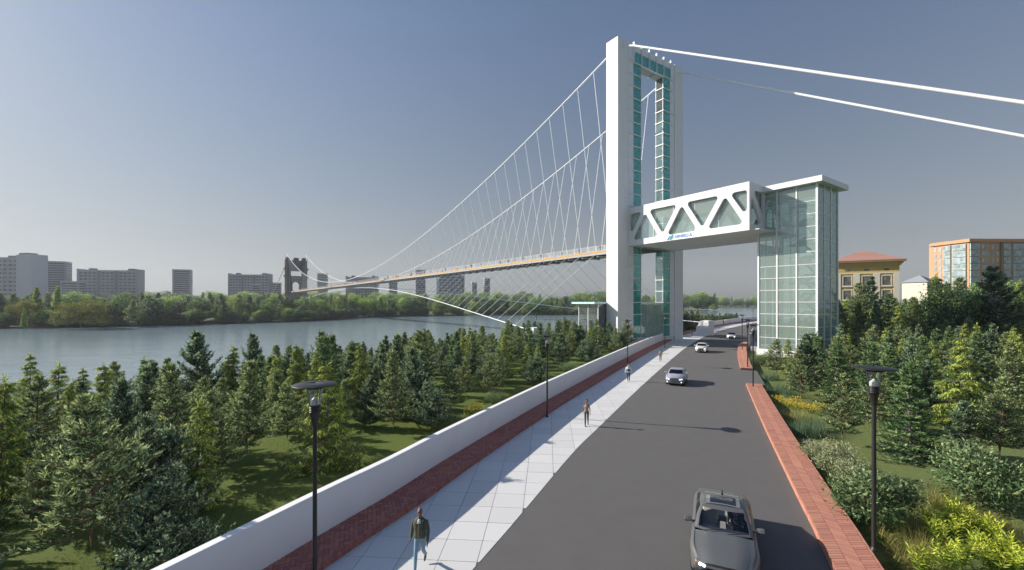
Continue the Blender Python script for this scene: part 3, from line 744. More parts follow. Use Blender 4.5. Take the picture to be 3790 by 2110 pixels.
def end_plate(y, hs): 
    mb = plate([[(0.425, WB+0.02), (WW-0.425, WB+0.02), (WW-0.425, WT-0.02), (0.425, WT-0.02)]]+hs, 0.4, lambda a, z, d: (a, y+d, z)); o = mb.obj('end_wall', MAT['white_paint'], gw); fix_normals(o.data)
end_plate(-WL+0.003, [[(max(0.46, x), z) for x, z in h] for h in eh]+[rounded([(5.2, 20.0), (13.8, 20.0), (13.8, 25.0), (5.2, 25.0)], 0.3)])
mb = MB(); mb.box(0.43, WW-0.43, -WL+0.41, -0.02, WT-0.5, WT-0.01); mb.obj('roof_slab', MAT['white_paint'], gw)
mb = MB(); mb.box(0.43, WW-0.43, -WL+0.41, -0.02, WB+0.01, WB+0.55); mb.obj('floor_slab', MAT['white_paint'], gw)
mb = MB(); mb.box(0.5, WW-0.5, -WL-1.2, -WL-0.004, WB+0.02, WB+0.14); mb.obj('end_ledge', MAT['white_paint'], gw)
mb = MB(); mb.box(-0.004, 0.0, -WL+0.05, -0.1, WB+0.84, WB+0.852); mb.obj('seam', MAT['block_grey'], gw)
ms = [0.3, 5.36, 9.54, 13.72, 17.92, 22.6]
for i in range(5):
    for tt in (0.60, WW-0.63): pane(gw, 'pane', tt, tt+0.03, -ms[i+1]+0.04, -ms[i]-0.04, 19.5, 25.6, 'pane_tower')
for a in ms[1:]:
    for tt in (0.52, WW-0.62): mb = MB(); mb.box(tt, tt+0.10, -a-0.04, -a+0.04, 19.46, 25.65); mb.obj('mullion', MAT['white_steel'], gw)
# lettering on the lower chord
def stroke(a, b, w):
    a, b = Vector(a), Vector(b); d = (b-a).normalized(); n = Vector((-d.y, d.x))*w/2; return [a-n, b-n, b+n, a+n]
def letter(ch, x0, W_, H_, w=0.135):
    S = []
    if ch == 'M': S = [stroke((w/2, 0), (w/2, H_), w), stroke((W_-w/2, 0), (W_-w/2, H_), w), stroke((w*0.6, H_-0.02), (W_/2, H_*0.30), w), stroke((W_-w*0.6, H_-0.02), (W_/2, H_*0.30), w)]
    if ch == 'A': S = [stroke((w/2, 0), (W_/2, H_), w), stroke((W_-w/2, 0), (W_/2, H_), w), stroke((W_*0.24, H_*0.26), (W_*0.76, H_*0.26), w*0.8)]
    if ch in 'RD':
        S = [stroke((w/2, 0), (w/2, H_), w)]; z0 = 0.0 if ch == 'D' else H_*0.42; zc = (z0+H_)/2; ro = (H_-z0)/2; ri = ro-w*0.9; cx = W_-ro*0.95 if ch == 'R' else W_*0.40; k = (W_-cx)/ro
        arc = [(cx+k*ro*math.sin(t), zc-ro*math.cos(t)) for t in [math.pi*q/8 for q in range(9)]]+[(cx+k*ri*math.sin(t), zc-ri*math.cos(t)) for t in [math.pi*(8-q)/8 for q in range(9)]]
        S += [arc, stroke((w*0.5, H_-w*0.45), (cx+0.01, H_-w*0.45), w*0.9), stroke((w*0.5, z0+w*0.45), (cx+0.01, z0+w*0.45), w*0.9)]
        if ch == 'R': S.append(stroke((W_*0.42, z0+0.02), (W_-w*0.45, 0), w))
    mb = MB()
    for q, s_ in enumerate(S):
        d = 0.008+0.003*q; pl = plate([[(x0+v[0], 19.13+v[1]) for v in s_]], d, lambda a, z, e: (-d+e, -a, z)); mb.add(pl.v, pl.f)
    o = mb.obj('letter', MAT['logo_blue'], gw); fix_normals(o.data)
x = 10.20
for ch, W_ in (('M', 0.70), ('M', 0.70), ('R', 0.52), ('D', 0.58), ('A', 0.62)): letter(ch, x, W_, 0.56); x += W_+0.06
def logo(poly, m, d):
    mb = plate([poly], 0.01+d, lambda a, z, q: (-0.012-d+q, -a, z)); o = mb.obj('logo_mark', MAT[m], gw); fix_normals(o.data)
logo([(8.55, 19.0), (8.95, 19.0), (9.50, 19.70), (9.10, 19.70)], 'logo_blue', 0.0)
logo([(9.20, 19.0), (9.55, 19.0), (10.02, 19.88), (9.62, 19.88)], 'logo_blue', 0.0)
logo([(9.02, 19.10), (9.18, 19.02), (9.55, 19.66), (9.34, 19.66)], 'logo_green', 0.004)
logo([(9.68, 19.12), (9.94, 19.16), (9.98, 19.62), (9.82, 19.58)], 'logo_green', 0.004)

# ---- glass stair tower
gt = broot('glass_stair_tower', 'tall clear glass stair tower with white posts and flat overhanging roof', 'glass tower', 7.84, -30.1)
GW, GD, GB, GH = 7.2, 8.1, 0.75, 25.1; RH = 1.83
tx = [0, 2.35, 4.75, 7.2]; sy = [0, 2.65, 5.35, 8.1]
mb = MB(); mb.box(-0.22, GW+0.22, -0.22, GD+0.22, -1.0, GB); mb.obj('base_plinth', MAT['white_paint'], gt)
mb = MB(); mb.bbox(-1.0, 8.66, -1.0, GD+0.0, GH, GH+0.8, 0.02); mb.obj('roof', MAT['white_paint'], gt)
for i, x in enumerate(tx):
    for j, y in enumerate(sy):
        if 0 < i < 3 and 0 < j < 3: continue
        c = 0.26 if (i in (0, 3) and j in (0, 3)) else 0.19
        mb = MB(); mb.cbox((x, y, (GB+GH)/2), (c, c, GH-GB)); mb.obj('post', MAT['white_steel'], gt)
nr = 14
for k in range(nr):
    z0 = GB+k*RH; z1 = min(GH, z0+RH)
    if z1-z0 < 0.3: break
    for i in range(3):
        for (y, skip) in ((0.0, False), (GD, z0 > 17.0)):
            if skip: continue
            pane(gt, 'pane', tx[i]+0.11, tx[i+1]-0.11, y-0.015, y+0.015, z0+0.02, z1-0.02, 'pane_tower')
        for x in (0.0, GW): pane(gt, 'pane', x-0.015, x+0.015, sy[i]+0.11, sy[i+1]-0.11, z0+0.02, z1-0.02, 'pane_tower')
    if k:
        for (a, b, c, d) in ((0.11, GW-0.11, -0.05, 0.05), (0.11, GW-0.11, GD-0.05, GD+0.05)):
            mb = MB(); mb.box(a, b, c, d, z0-0.035, z0+0.035); mb.obj('transom', MAT['white_steel'], gt)
        for (a, b) in ((-0.05, 0.05), (GW-0.05, GW+0.05)):
            mb = MB(); mb.box(a, b, 0.11, GD-0.11, z0-0.035, z0+0.035); mb.obj('transom', MAT['white_steel'], gt)
# stairs: near landings at t~1, far landings at t~5.6, flights between
for k in range(8):
    z = 2.35+k*2.88
    mb = MB(); mb.box(0.45, 1.75, 0.5, 3.9, z-0.28, z); mb.obj('landing', MAT['slab_cyan'], gt)
    if k < 7:
        zm = z+1.44; mb = MB(); mb.box(5.3, 6.7, 0.5, 3.9, zm-0.24, zm); mb.obj('landing', MAT['slab_cyan'], gt)
        for (xa, xb, za, zb, y0, y1) in ((1.75, 5.3, z, zm, 2.3, 3.8), (5.3, 1.75, zm, z+2.88, 0.6, 2.1)):
            fl = MB(); n = 9
            for q in range(n):
                f0, f1 = q/n, (q+1)/n; zz = lerp(za, zb, f1); x0, x1 = sorted((lerp(xa, xb, f0), lerp(xa, xb, f1))); fl.box(x0, x1, y0+0.05, y1-0.05, zz-0.07, zz)
            fo = fl.obj('flight', MAT['slab_cyan'], gt)
            for y in (y0, y1):
                s_ = MB(); s_.add([(xa, y-0.03, za-0.35), (xb, y-0.03, zb-0.35), (xb, y+0.03, zb-0.35), (xa, y+0.03, za-0.35), (xa, y-0.03, za), (xb, y-0.03, zb), (xb, y+0.03, zb), (xa, y+0.03, za)], [(0,3,2,1),(4,5,6,7),(0,1,5,4),(1,2,6,5),(2,3,7,6),(3,0,4,7)]); s_.obj('stringer', MAT['slab_cyan'], fo)
for (x, y) in ((3.4, 4.9), (3.4, 6.0), (3.4, 7.1), (5.6, 4.9), (5.6, 7.1)):
    mb = MB(); mb.cbox((x, y, 9.7), (0.14, 0.14, 17.8)); mb.obj('lift_post', MAT['slab_cyan'], gt)
mb = MB(); mb.box(0.15, GW-0.15, 0.15, GD-0.15, GB, GB+0.06); mb.obj('floor', MAT['block_white'], gt)

# ------------------------------------------------------------------ vegetation
def leafmat(name, col, tip=None, **k):  # tips: pale new growth, brightened further as if sunlit; bases darkened as if shaded
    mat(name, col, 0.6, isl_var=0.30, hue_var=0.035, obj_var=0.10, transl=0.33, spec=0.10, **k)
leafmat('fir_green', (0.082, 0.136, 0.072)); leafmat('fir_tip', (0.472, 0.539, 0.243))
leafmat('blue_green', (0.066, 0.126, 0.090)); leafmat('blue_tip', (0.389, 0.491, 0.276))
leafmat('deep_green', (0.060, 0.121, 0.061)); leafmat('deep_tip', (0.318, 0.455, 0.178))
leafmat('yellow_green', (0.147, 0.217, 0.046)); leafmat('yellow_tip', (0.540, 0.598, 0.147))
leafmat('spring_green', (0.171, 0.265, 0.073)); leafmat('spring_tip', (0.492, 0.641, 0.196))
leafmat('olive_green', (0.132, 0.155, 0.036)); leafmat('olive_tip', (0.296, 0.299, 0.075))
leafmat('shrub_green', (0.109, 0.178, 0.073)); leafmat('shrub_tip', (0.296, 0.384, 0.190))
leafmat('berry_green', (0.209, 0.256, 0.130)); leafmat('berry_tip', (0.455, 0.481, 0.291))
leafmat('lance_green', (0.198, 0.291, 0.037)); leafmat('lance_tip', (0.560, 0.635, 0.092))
leafmat('straw', (0.466, 0.389, 0.138)); leafmat('tuft_green', (0.163, 0.202, 0.049)); leafmat('reed_green', (0.163, 0.240, 0.138))
mat('flower_yellow', (0.62, 0.46, 0.03), 0.6); mat('berry_red', (0.45, 0.10, 0.04), 0.5); mat('cone_brown', (0.28, 0.15, 0.07), 0.8)

def unit(v): return v/np.maximum(1e-9, np.linalg.norm(v, axis=-1, keepdims=True))
def leaf_mesh(name, P, D, ln, wd, mi, mats, rng, fold=0.25, hint=None, hw=0.75):
    "one kite-shaped blade per row; P base, D direction, hint = direction the blade's face tends to look"
    n = len(P); D = unit(D); rv = unit(rng.normal(size=(n, 3)))
    if hint is not None: rv = unit(unit(hint)*hw+rv*(1-hw))
    W = unit(np.cross(D, rv)); Nn = np.cross(W, D)
    ln = ln[:, None]; wd = wd[:, None]
    mid = P+D*ln*0.45
    V = np.empty((n, 4, 3)); V[:, 0] = P; V[:, 1] = mid+W*wd*0.5+Nn*wd*fold; V[:, 2] = P+D*ln; V[:, 3] = mid-W*wd*0.5+Nn*wd*fold
    me = bpy.data.meshes.new(name); me.vertices.add(4*n); me.vertices.foreach_set('co', V.reshape(-1))
    me.loops.add(4*n); me.loops.foreach_set('vertex_index', np.arange(4*n, dtype=np.int32))
    me.polygons.add(n); me.polygons.foreach_set('loop_start', np.arange(0, 4*n, 4, dtype=np.int32))
    me.polygons.foreach_set('material_index', mi.astype(np.int32))
    for m in mats: me.materials.append(MAT[m])
    me.update(calc_edges=True); return me

def conifer(name, seed, H=5.5, Rr=1.3, z0=0.7, lev=16, bpl=6, elev=(0.0, 0.8), droop=0.15, tipup=0.25, twigs=7, per=12, ll=0.17, lw=0.036,
            prof=None, tw_ang=0.9, tw_len=0.42, a_up=0.35, hang=0.0, jit=0.30, mats=('fir_green', 'fir_tip'), bark='bark', lean=0.12, tips=0.8, tr=0.085, cones=0, multi=1, rag=0.3):
    """trunk with whorls of limbs; every limb carries flat feathery sprays of short needles"""
    rng = np.random.default_rng(seed); prof = prof or (lambda f: (1-f)**0.95)
    tb = MB(); lb = MB(); Ps, Ds, Ts, Hn = [], [], [], []; cone_p = []; up = np.array([0, 0, 1.0])
    for stem in range(multi):
        ph = rng.uniform(0, 6.28)
        lx, ly = (lean*rng.normal(), lean*rng.normal()) if multi == 1 else (0.62*math.cos(stem*2.1+seed), 0.62*math.sin(stem*2.1+seed))
        Hs = H*(1.0 if stem == 0 else rng.uniform(0.70, 0.92))
        def trunk(h):
            f = h/Hs; return np.array([lx*f**1.3+0.05*math.sin(f*7+ph), ly*f**1.3+0.05*math.cos(f*6+ph), h])
        hs = np.linspace(-0.15, Hs*0.985, 10); rad = [tr*(1 if multi == 1 else 0.7)*((1-max(h, 0)/Hs)**0.8*0.95+0.05)*(1.35 if h < 0.05 else 1) for h in hs]
        (tb if stem == 0 else lb).tube([trunk(h) for h in hs], rad, 7)
        L_ = max(5, int(lev/(1 if multi == 1 else 1.5)))
        for lv in range(L_):
            fl = (lv+0.15*rng.normal())/L_; fl = min(max(fl, 0.0), 0.985)
            nb = max(3, int(round(bpl*(1-0.45*fl)))); a0 = rng.uniform(0, 6.28); lvl_len = rng.uniform(0.85, 1.12)
            for i in range(nb):
                f = min(0.985, max(0.0, fl+rng.normal()*0.018)); h = z0+(Hs-z0)*f; az = a0+2*math.pi*i/nb+rng.normal()*0.28
                Lb = (Rr*prof(f)*lvl_len*(1+rag*rng.uniform(-1.2, 0.8))+0.07); el = lerp(elev[0], elev[1], f)+rng.normal()*0.10
                o = trunk(h); hd = np.array([math.cos(az), math.sin(az), 0.0]); sd = np.array([-hd[1], hd[0], 0.0])
                def bp(t): return o+hd*(Lb*t*math.cos(el))+up*(Lb*(t*math.sin(el)-droop*t*t+tipup*t**3))
                r0 = 0.010+0.016*Lb; lb.tube([bp(t) for t in (0, 0.4, 0.75, 1.0)], [r0, r0*0.7, r0*0.4, r0*0.12], 4, 0, False)
                k = max(3, int(round(twigs*(0.45+0.55*Lb/Rr))))
                for q in range(k+1):
                    t = 1.0 if q == k else 0.16+0.80*(q+rng.uniform(0.1, 0.9))/k; c = bp(t); bd = unit(bp(min(1, t+0.05))-bp(max(0, t-0.05)))
                    sg = 0 if q == k else (1 if q % 2 else -1); tl = (tw_len*Lb*(1.05-0.75*t)+0.09)*rng.uniform(0.8, 1.2)
                    td = unit(bd*math.cos(tw_ang*abs(sg))+sd*(sg*math.sin(tw_ang*abs(sg)))+up*(a_up-hang*0.8)+rng.normal(size=3)*0.12)
                    m = max(4, int(per*(0.55+0.9*tl/(tw_len*Rr+0.09)))); u = rng.uniform(0, 1, m)
                    pts = c+td*(u*tl)[:, None]+rng.normal(size=(m, 3))*0.022-up*(hang*0.35*tl*u**2)[:, None]
                    side = np.cross(td, up); side /= max(1e-6, np.linalg.norm(side)); s2 = np.where(rng.uniform(size=m) < 0.5, 1.0, -1.0)[:, None]
                    d = td*0.75+side*s2*0.55+up*(0.18-hang)+rng.normal(size=(m, 3))*jit
                    Ps.append(pts); Ds.append(d); outw = hd*(0.35+0.5*t)+up*0.75; Hn.append(np.tile(outw, (m, 1)))
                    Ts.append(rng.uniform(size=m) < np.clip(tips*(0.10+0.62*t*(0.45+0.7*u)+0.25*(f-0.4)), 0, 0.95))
                    if sg and tl > 0.2: lb.tube([c, c+td*tl*0.8], [r0*0.3, r0*0.08], 3, 0, False)
                    if cones and rng.uniform() < cones: cone_p.append(c-np.array([0, 0, 0.09]))
        m = int(per*3); c = trunk(Hs*0.90); zz = rng.uniform(0, Hs*0.11, m); Ps.append(c+np.stack([rng.normal(size=m)*0.03, rng.normal(size=m)*0.03, zz], 1)); Ds.append(up*1.0+rng.normal(size=(m, 3))*0.55); Ts.append(rng.uniform(size=m) < 0.8); Hn.append(rng.normal(size=(m, 3)))
    P = np.concatenate(Ps); D = np.concatenate(Ds); T = np.concatenate(Ts); Hh = np.concatenate(Hn); n = len(P)
    keep = P[:, 2] > 0.02; P, D, T, Hh = P[keep], D[keep], T[keep], Hh[keep]; n = len(P)
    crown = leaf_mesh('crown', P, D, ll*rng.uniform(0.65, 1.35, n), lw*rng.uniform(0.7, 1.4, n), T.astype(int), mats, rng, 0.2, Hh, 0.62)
    trm = tb.mesh('trunk', MAT[bark]); cm = None
    if cone_p:
        cb = MB()
        for q in cone_p: cb.lathe([(0.0, -0.07), (0.028, -0.03), (0.03, 0.01), (0.0, 0.06)], 5, 0, tuple(q))
        cm = cb.mesh('cones', MAT['cone_brown'])
    return dict(trunk=trm, limbs=lb.mesh('limbs', MAT[bark]), crown=crown, cones=cm, H=H)

def broadleaf(name, seed, H=5.5, Rr=2.0, zc=0.62, rz=0.42, ncl=90, per=48, ll=0.20, lw=0.10, mats=('spring_green', 'spring_tip'), bark='bark_grey', shell=0.55, trunk_h=0.3, tr=0.10, cl_r=0.30, limbs=9, low=-1.0):
    rng = np.random.default_rng(seed); tb = MB(); lb = MB(); c = np.array([0, 0, H*zc]); rad = np.array([Rr, Rr, H*rz])
    hs = [-0.15, 0.0, H*trunk_h*0.5, H*trunk_h, H*zc]; tb.tube([(0.04*math.sin(h), 0.04*math.cos(2*h), h) for h in hs], [tr*1.4, tr, tr*0.85, tr*0.75, tr*0.3], 8)
    Ps, Ds, Ts, Hs_ = [], [], [], []
    for i in range(ncl):
        while True:
            d = rng.normal(size=3); d /= np.linalg.norm(d)
            if d[2] > low: break
        q = shell+(1-shell)*rng.uniform()**0.6; q *= 0.86+0.20*math.sin(3*d[0]+seed)*math.cos(2.3*d[1]-seed)+0.10*math.sin(7*d[2]+seed)
        cc = c+d*rad*q; m = int(per*rng.uniform(0.6, 1.4)); pts = cc+rng.normal(size=(m, 3))*cl_r*np.array([1, 1, 0.75])
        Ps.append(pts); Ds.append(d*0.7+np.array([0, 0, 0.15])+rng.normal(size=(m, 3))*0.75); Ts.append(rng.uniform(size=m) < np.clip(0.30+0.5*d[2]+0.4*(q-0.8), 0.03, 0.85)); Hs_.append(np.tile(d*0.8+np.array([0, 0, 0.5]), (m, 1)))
        if i < limbs*3:
            b = np.array([0, 0, H*trunk_h*rng.uniform(0.6, 1.1)]); mid = b*0.45+cc*0.55+np.array([0, 0, -0.06*H]); lb.tube([b, mid, cc], [tr*0.42, tr*0.26, tr*0.08], 5, 0, False)
    P = np.concatenate(Ps); D = np.concatenate(Ds); T = np.concatenate(Ts); n = len(P)
    Hh = np.concatenate(Hs_); k = P[:, 2] > 0.03; P, D, T, Hh = P[k], D[k], T[k], Hh[k]; n = len(P)
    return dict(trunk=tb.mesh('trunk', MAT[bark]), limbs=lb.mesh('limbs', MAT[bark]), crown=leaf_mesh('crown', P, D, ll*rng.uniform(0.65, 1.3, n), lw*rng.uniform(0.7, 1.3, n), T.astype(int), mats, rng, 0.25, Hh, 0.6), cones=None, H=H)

KIND = {}
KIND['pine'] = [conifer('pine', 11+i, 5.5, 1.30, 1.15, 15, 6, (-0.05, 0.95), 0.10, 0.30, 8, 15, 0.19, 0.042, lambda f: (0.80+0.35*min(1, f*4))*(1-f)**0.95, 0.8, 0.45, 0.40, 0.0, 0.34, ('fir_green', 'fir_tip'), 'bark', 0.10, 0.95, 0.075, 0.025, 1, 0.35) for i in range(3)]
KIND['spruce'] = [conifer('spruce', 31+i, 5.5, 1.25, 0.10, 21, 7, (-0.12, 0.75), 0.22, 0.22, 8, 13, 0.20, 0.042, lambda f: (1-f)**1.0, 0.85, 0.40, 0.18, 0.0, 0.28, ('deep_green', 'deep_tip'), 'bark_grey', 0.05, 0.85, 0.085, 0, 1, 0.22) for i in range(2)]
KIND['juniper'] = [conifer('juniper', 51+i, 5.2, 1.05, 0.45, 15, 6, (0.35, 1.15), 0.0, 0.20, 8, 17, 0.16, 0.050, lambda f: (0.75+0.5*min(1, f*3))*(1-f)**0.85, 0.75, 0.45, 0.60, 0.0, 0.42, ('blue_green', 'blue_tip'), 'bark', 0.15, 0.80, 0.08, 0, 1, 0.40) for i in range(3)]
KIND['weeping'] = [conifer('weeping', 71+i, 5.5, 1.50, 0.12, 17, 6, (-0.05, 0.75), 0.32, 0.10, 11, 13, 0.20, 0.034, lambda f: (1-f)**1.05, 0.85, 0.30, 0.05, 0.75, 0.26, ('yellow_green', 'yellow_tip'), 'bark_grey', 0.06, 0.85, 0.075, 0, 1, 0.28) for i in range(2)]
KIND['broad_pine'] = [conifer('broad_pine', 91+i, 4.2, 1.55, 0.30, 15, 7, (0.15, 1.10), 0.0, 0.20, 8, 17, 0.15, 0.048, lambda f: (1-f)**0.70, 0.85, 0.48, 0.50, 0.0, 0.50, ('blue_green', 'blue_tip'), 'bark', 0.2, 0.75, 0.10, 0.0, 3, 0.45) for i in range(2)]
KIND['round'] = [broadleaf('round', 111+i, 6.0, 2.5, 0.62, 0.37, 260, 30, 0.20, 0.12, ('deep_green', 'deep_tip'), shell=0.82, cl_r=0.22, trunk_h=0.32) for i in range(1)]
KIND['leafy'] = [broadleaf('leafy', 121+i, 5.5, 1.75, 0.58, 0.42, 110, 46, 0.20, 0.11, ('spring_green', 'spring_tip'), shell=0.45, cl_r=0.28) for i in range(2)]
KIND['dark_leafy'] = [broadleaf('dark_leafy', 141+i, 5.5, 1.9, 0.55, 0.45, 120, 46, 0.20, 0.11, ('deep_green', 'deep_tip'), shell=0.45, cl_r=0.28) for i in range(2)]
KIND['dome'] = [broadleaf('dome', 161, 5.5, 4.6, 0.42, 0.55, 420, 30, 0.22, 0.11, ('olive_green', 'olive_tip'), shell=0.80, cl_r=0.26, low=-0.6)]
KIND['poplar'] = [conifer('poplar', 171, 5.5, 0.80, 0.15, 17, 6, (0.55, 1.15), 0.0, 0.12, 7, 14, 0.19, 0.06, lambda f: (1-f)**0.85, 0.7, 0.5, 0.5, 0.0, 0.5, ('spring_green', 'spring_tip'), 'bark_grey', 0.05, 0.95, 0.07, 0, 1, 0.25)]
TNAME = dict(pine='pine_tree', spruce='spruce_tree', juniper='juniper_tree', weeping='weeping_conifer', broad_pine='bushy_pine_tree', round='round_tree', leafy='leafy_tree', dark_leafy='leafy_tree', dome='dome_tree', poplar='conical_tree')
TDESC = dict(pine='layered pine tree with pale tips', spruce='dense dark green spruce', juniper='upright blue green juniper', weeping='yellow green drooping conifer', broad_pine='low bushy blue green pine',
             round='round clipped looking dark green tree', leafy='light green leafy tree', dark_leafy='dark green leafy tree', dome='broad olive green dome shaped tree', poplar='slim pale green conical tree')
PROTO = {}; n_tree = [0]
def tree(kind, x, y, z, h, label, group=None, wide=1.0, var=None):
    vs = KIND[kind]; i = rnd.randrange(len(vs)) if var is None else var % len(vs); V = vs[i]; s = h/V['H']
    r = bpy.data.objects.new(TNAME[kind], None); COL.objects.link(r); r.empty_display_size = 0.3; n_tree[0] += 1
    r.location = (x, y, z-0.03); r.rotation_euler = (0, 0, rnd.uniform(0, 6.283)); w = s*wide*rnd.uniform(0.92, 1.1); r.scale = (w, w, s)
    tag(r, label, 'tree', group)
    link('trunk', V['trunk'], r); link('limbs', V['limbs'], r)['kind'] = 'stuff'; link('crown', V['crown'], r)['kind'] = 'stuff'
    if V['cones'] is not None: link('cones', V['cones'], r)['kind'] = 'stuff'
    return r
def tree_px(kind, bx, by, ty, label, zf, wide=1.0, group=None, var=None):
    z = -0.5
    for _ in range(4):
        p = gpx(bx, by, z); z = zf(p[0], p[1])
    p = gpx(bx, by, z); return tree(kind, p[0], p[1], z, (by-ty)*p[1]/F_PX, label, group, wide, var), p

placed = []
def TL(kind, bx, by, ty, label, wide=1.0, zf=left_z):
    o, p = tree_px(kind, bx, by, ty, label, zf, wide); placed.append((p[0], p[1])); return o
# left lawn, trees one can single out
TL('pine', 347, 2077, 1463, 'tall pine with a bare sunlit trunk, nearest tree at the lower left', 1.15)
TL('pine', 141, 1975, 1649, 'small dark pine on the lawn at the far lower left')
TL('broad_pine', 590, 2135, 1730, 'large bushy blue green pine leaning over the parapet at the bottom left', 1.05)
TL('broad_pine', 575, 1940, 1530, 'bushy blue green pine directly behind the one at the parapet', 1.0)
TL('weeping', 735, 1880, 1475, 'big drooping conifer with long bare lower branches on the left lawn', 1.25)
TL('juniper', 12, 1838, 1436, 'reddish stemmed juniper cut by the left edge of the picture', 1.2)
TL('weeping', 108, 1640, 1310, 'slim yellow green weeping conifer at the far left')
TL('pine', 914, 1721, 1340, 'pine with a straight dark trunk left of the near street lamp')
TL('weeping', 1212, 1722, 1343, 'broad drooping conifer right behind the near left street lamp', 1.35)
TL('pine', 1453, 1616, 1301, 'tall pine with a sunlit lower trunk right of the near left street lamp')
TL('juniper', 1367, 1586, 1394, 'small open juniper right of the near left street lamp', 1.25)
TL('pine', 1279, 1590, 1409, 'small dark pine between the near street lamp and the open juniper')
TL('broad_pine', 1600, 1580, 1415, 'dark bushy pine hanging over the parapet behind the woman in beige', 1.1)
TL('pine', 1845, 1436, 1290, 'thin trunked pine left of the second street lamp')
TL('broad_pine', 1983, 1424, 1310, 'dark bushy pine at the parapet beside the second street lamp', 1.0)
TL('juniper', 560, 1690, 1365, 'dark juniper behind the bushy pines on the left lawn', 1.1)
TL('weeping', 255, 1700, 1420, 'drooping conifer left of the tall near pine', 1.1)
TL('pine', 2216, 1298, 1184, 'slim pine with pale tips just left of the bridge tower')
TL('weeping', 2185, 1312, 1200, 'yellow green weeping conifer two trees left of the bridge tower')
TL('juniper', 2255, 1298, 1194, 'juniper standing in front of the bridge tower leg', 1.2)
TL('broad_pine', 2305, 1297, 1218, 'dark low bushy pine at the foot of the bridge tower', 1.0)
TL('juniper', 735, 1560, 1232, 'tallest dark juniper rising against the river at left', 1.1)
TL('juniper', 940, 1500, 1240, 'dark juniper rising against the river left of the near lamp', 1.1)
TL('juniper', 1195, 1520, 1232, 'dark juniper with pale left side above the near lamp disc', 1.1)
# the rest of the wood between lawn and river
kinds_l = ['pine']*5+['juniper']*4+['weeping']*3+['spruce']*2+['broad_pine']*1
def wood_label(k, x, y, z, h, d, side):
    px = CX+F_PX*x/y; size = 'tall ' if h > 5.3 else 'short ' if h < 4.3 else ''
    if side == 'left':
        rank = 'in the front rank' if d < 11 else 'mid wood' if d < 27 else 'near the water'
        where = 'left of the near lamp' if px < 1060 else 'right of the near lamp' if px < 1560 else 'left of the second lamp' if px < 2000 else 'beside the bridge tower'
        return size+TDESC[k]+' '+rank+', '+where
    rank = 'in the front rank' if y < 38 else 'mid wood' if y < 54 else 'at the rear'
    where = 'near the glass tower' if px < 3130 else 'behind the near right lamp' if px < 3420 else 'at far right'
    return size+TDESC[k]+' '+rank+', '+where
def far_label(k, px, row, h):
    where = 'at the far left' if px < 200 else 'below the long slab block' if px < 560 else 'below the lone tower block' if px < 820 else 'left of the stone tower' if px < 1040 else 'right of the stone tower' if px < 1420 else 'under the footbridge' if px < 1850 else 'left of the bridge tower' if px < 2300 else 'behind the bridge tower'
    return ('low ' if h < 9 and k != 'broad_pine' else 'tall ' if h > 14.5 else '')+TDESC[k]+[' at the far waterline, ', ' in the far wood, ', ' in the far wood, ', ' rising at the rear, '][row]+where
WOOD = {k: TDESC[k]+' in the wood between the lawn and the river' for k in TDESC}
rl = random.Random(21); tries = 0; cnt = 0
open_lawn = [((-9.5, 20.5), 3.2), ((-4.5, 25.5), 3.6), ((-0.5, 33), 2.6), ((3.5, 41), 2.4), ((-12.5, 15.5), 2.2), ((-14, 10.5), 2.4), ((-18, 20), 1.6)]
while tries < 9000 and cnt < 250:
    tries += 1; l = rl.uniform(yK(7), yK(112)); d = rl.uniform(3.2, 43) if l < 95 else rl.uniform(3.0, shore_d(l)-1.5)
    p = KERB_L.off(l, -1.6-d); x, y = p.x, p.y
    if y < 9 or abs(x/y) > 1.42: continue
    if d < 5.5 and y < 60: continue
    if any((x-c[0])**2+(y-c[1])**2 < r*r for c, r in open_lawn): continue
    t_ = (Vector((x, y, 0))-BO); tt = t_.x*math.cos(BA)+t_.y*math.sin(BA); ss = -t_.x*math.sin(BA)+t_.y*math.cos(BA)
    if -4.5 < tt < 24 and -3 < ss < 11: continue
    if -19.5 < tt < -13 and 1 < ss < 8.5: continue
    sp = 2.35+y*0.010
    if any((x-q[0])**2+(y-q[1])**2 < sp*sp for q in placed): continue
    placed.append((x, y)); k = rl.choice(kinds_l); h = rl.uniform(3.9, 6.3)*(1.0 if d > 12 else 0.85); cnt += 1
    if k == 'broad_pine': h *= 0.75
    tree(k, x, y, bank_z(d, l), h, wood_label(k, x, y, 0, h, d, 'left'), 'wood on the left bank', 1.1)
# hedge-like trees behind the far parapet
for i in range(60):
    l = yK(101)+i*1.75; d = 1.6+rl.uniform(0, 1.0)+(i % 3)*1.5; p = KERB_L.off(l, -1.6-d); k = rl.choice(['juniper', 'pine', 'juniper', 'broad_pine'])
    tree(k, p.x, p.y, bank_z(d, l), rl.uniform(4.6, 6.0) if i < 26 else rl.uniform(3.2, 4.2), TDESC[k]+(' behind the white block in the far parapet row' if i < 20 else ' along the far parapet at the road bend'), 'row of conifers behind the far parapet', 1.25)
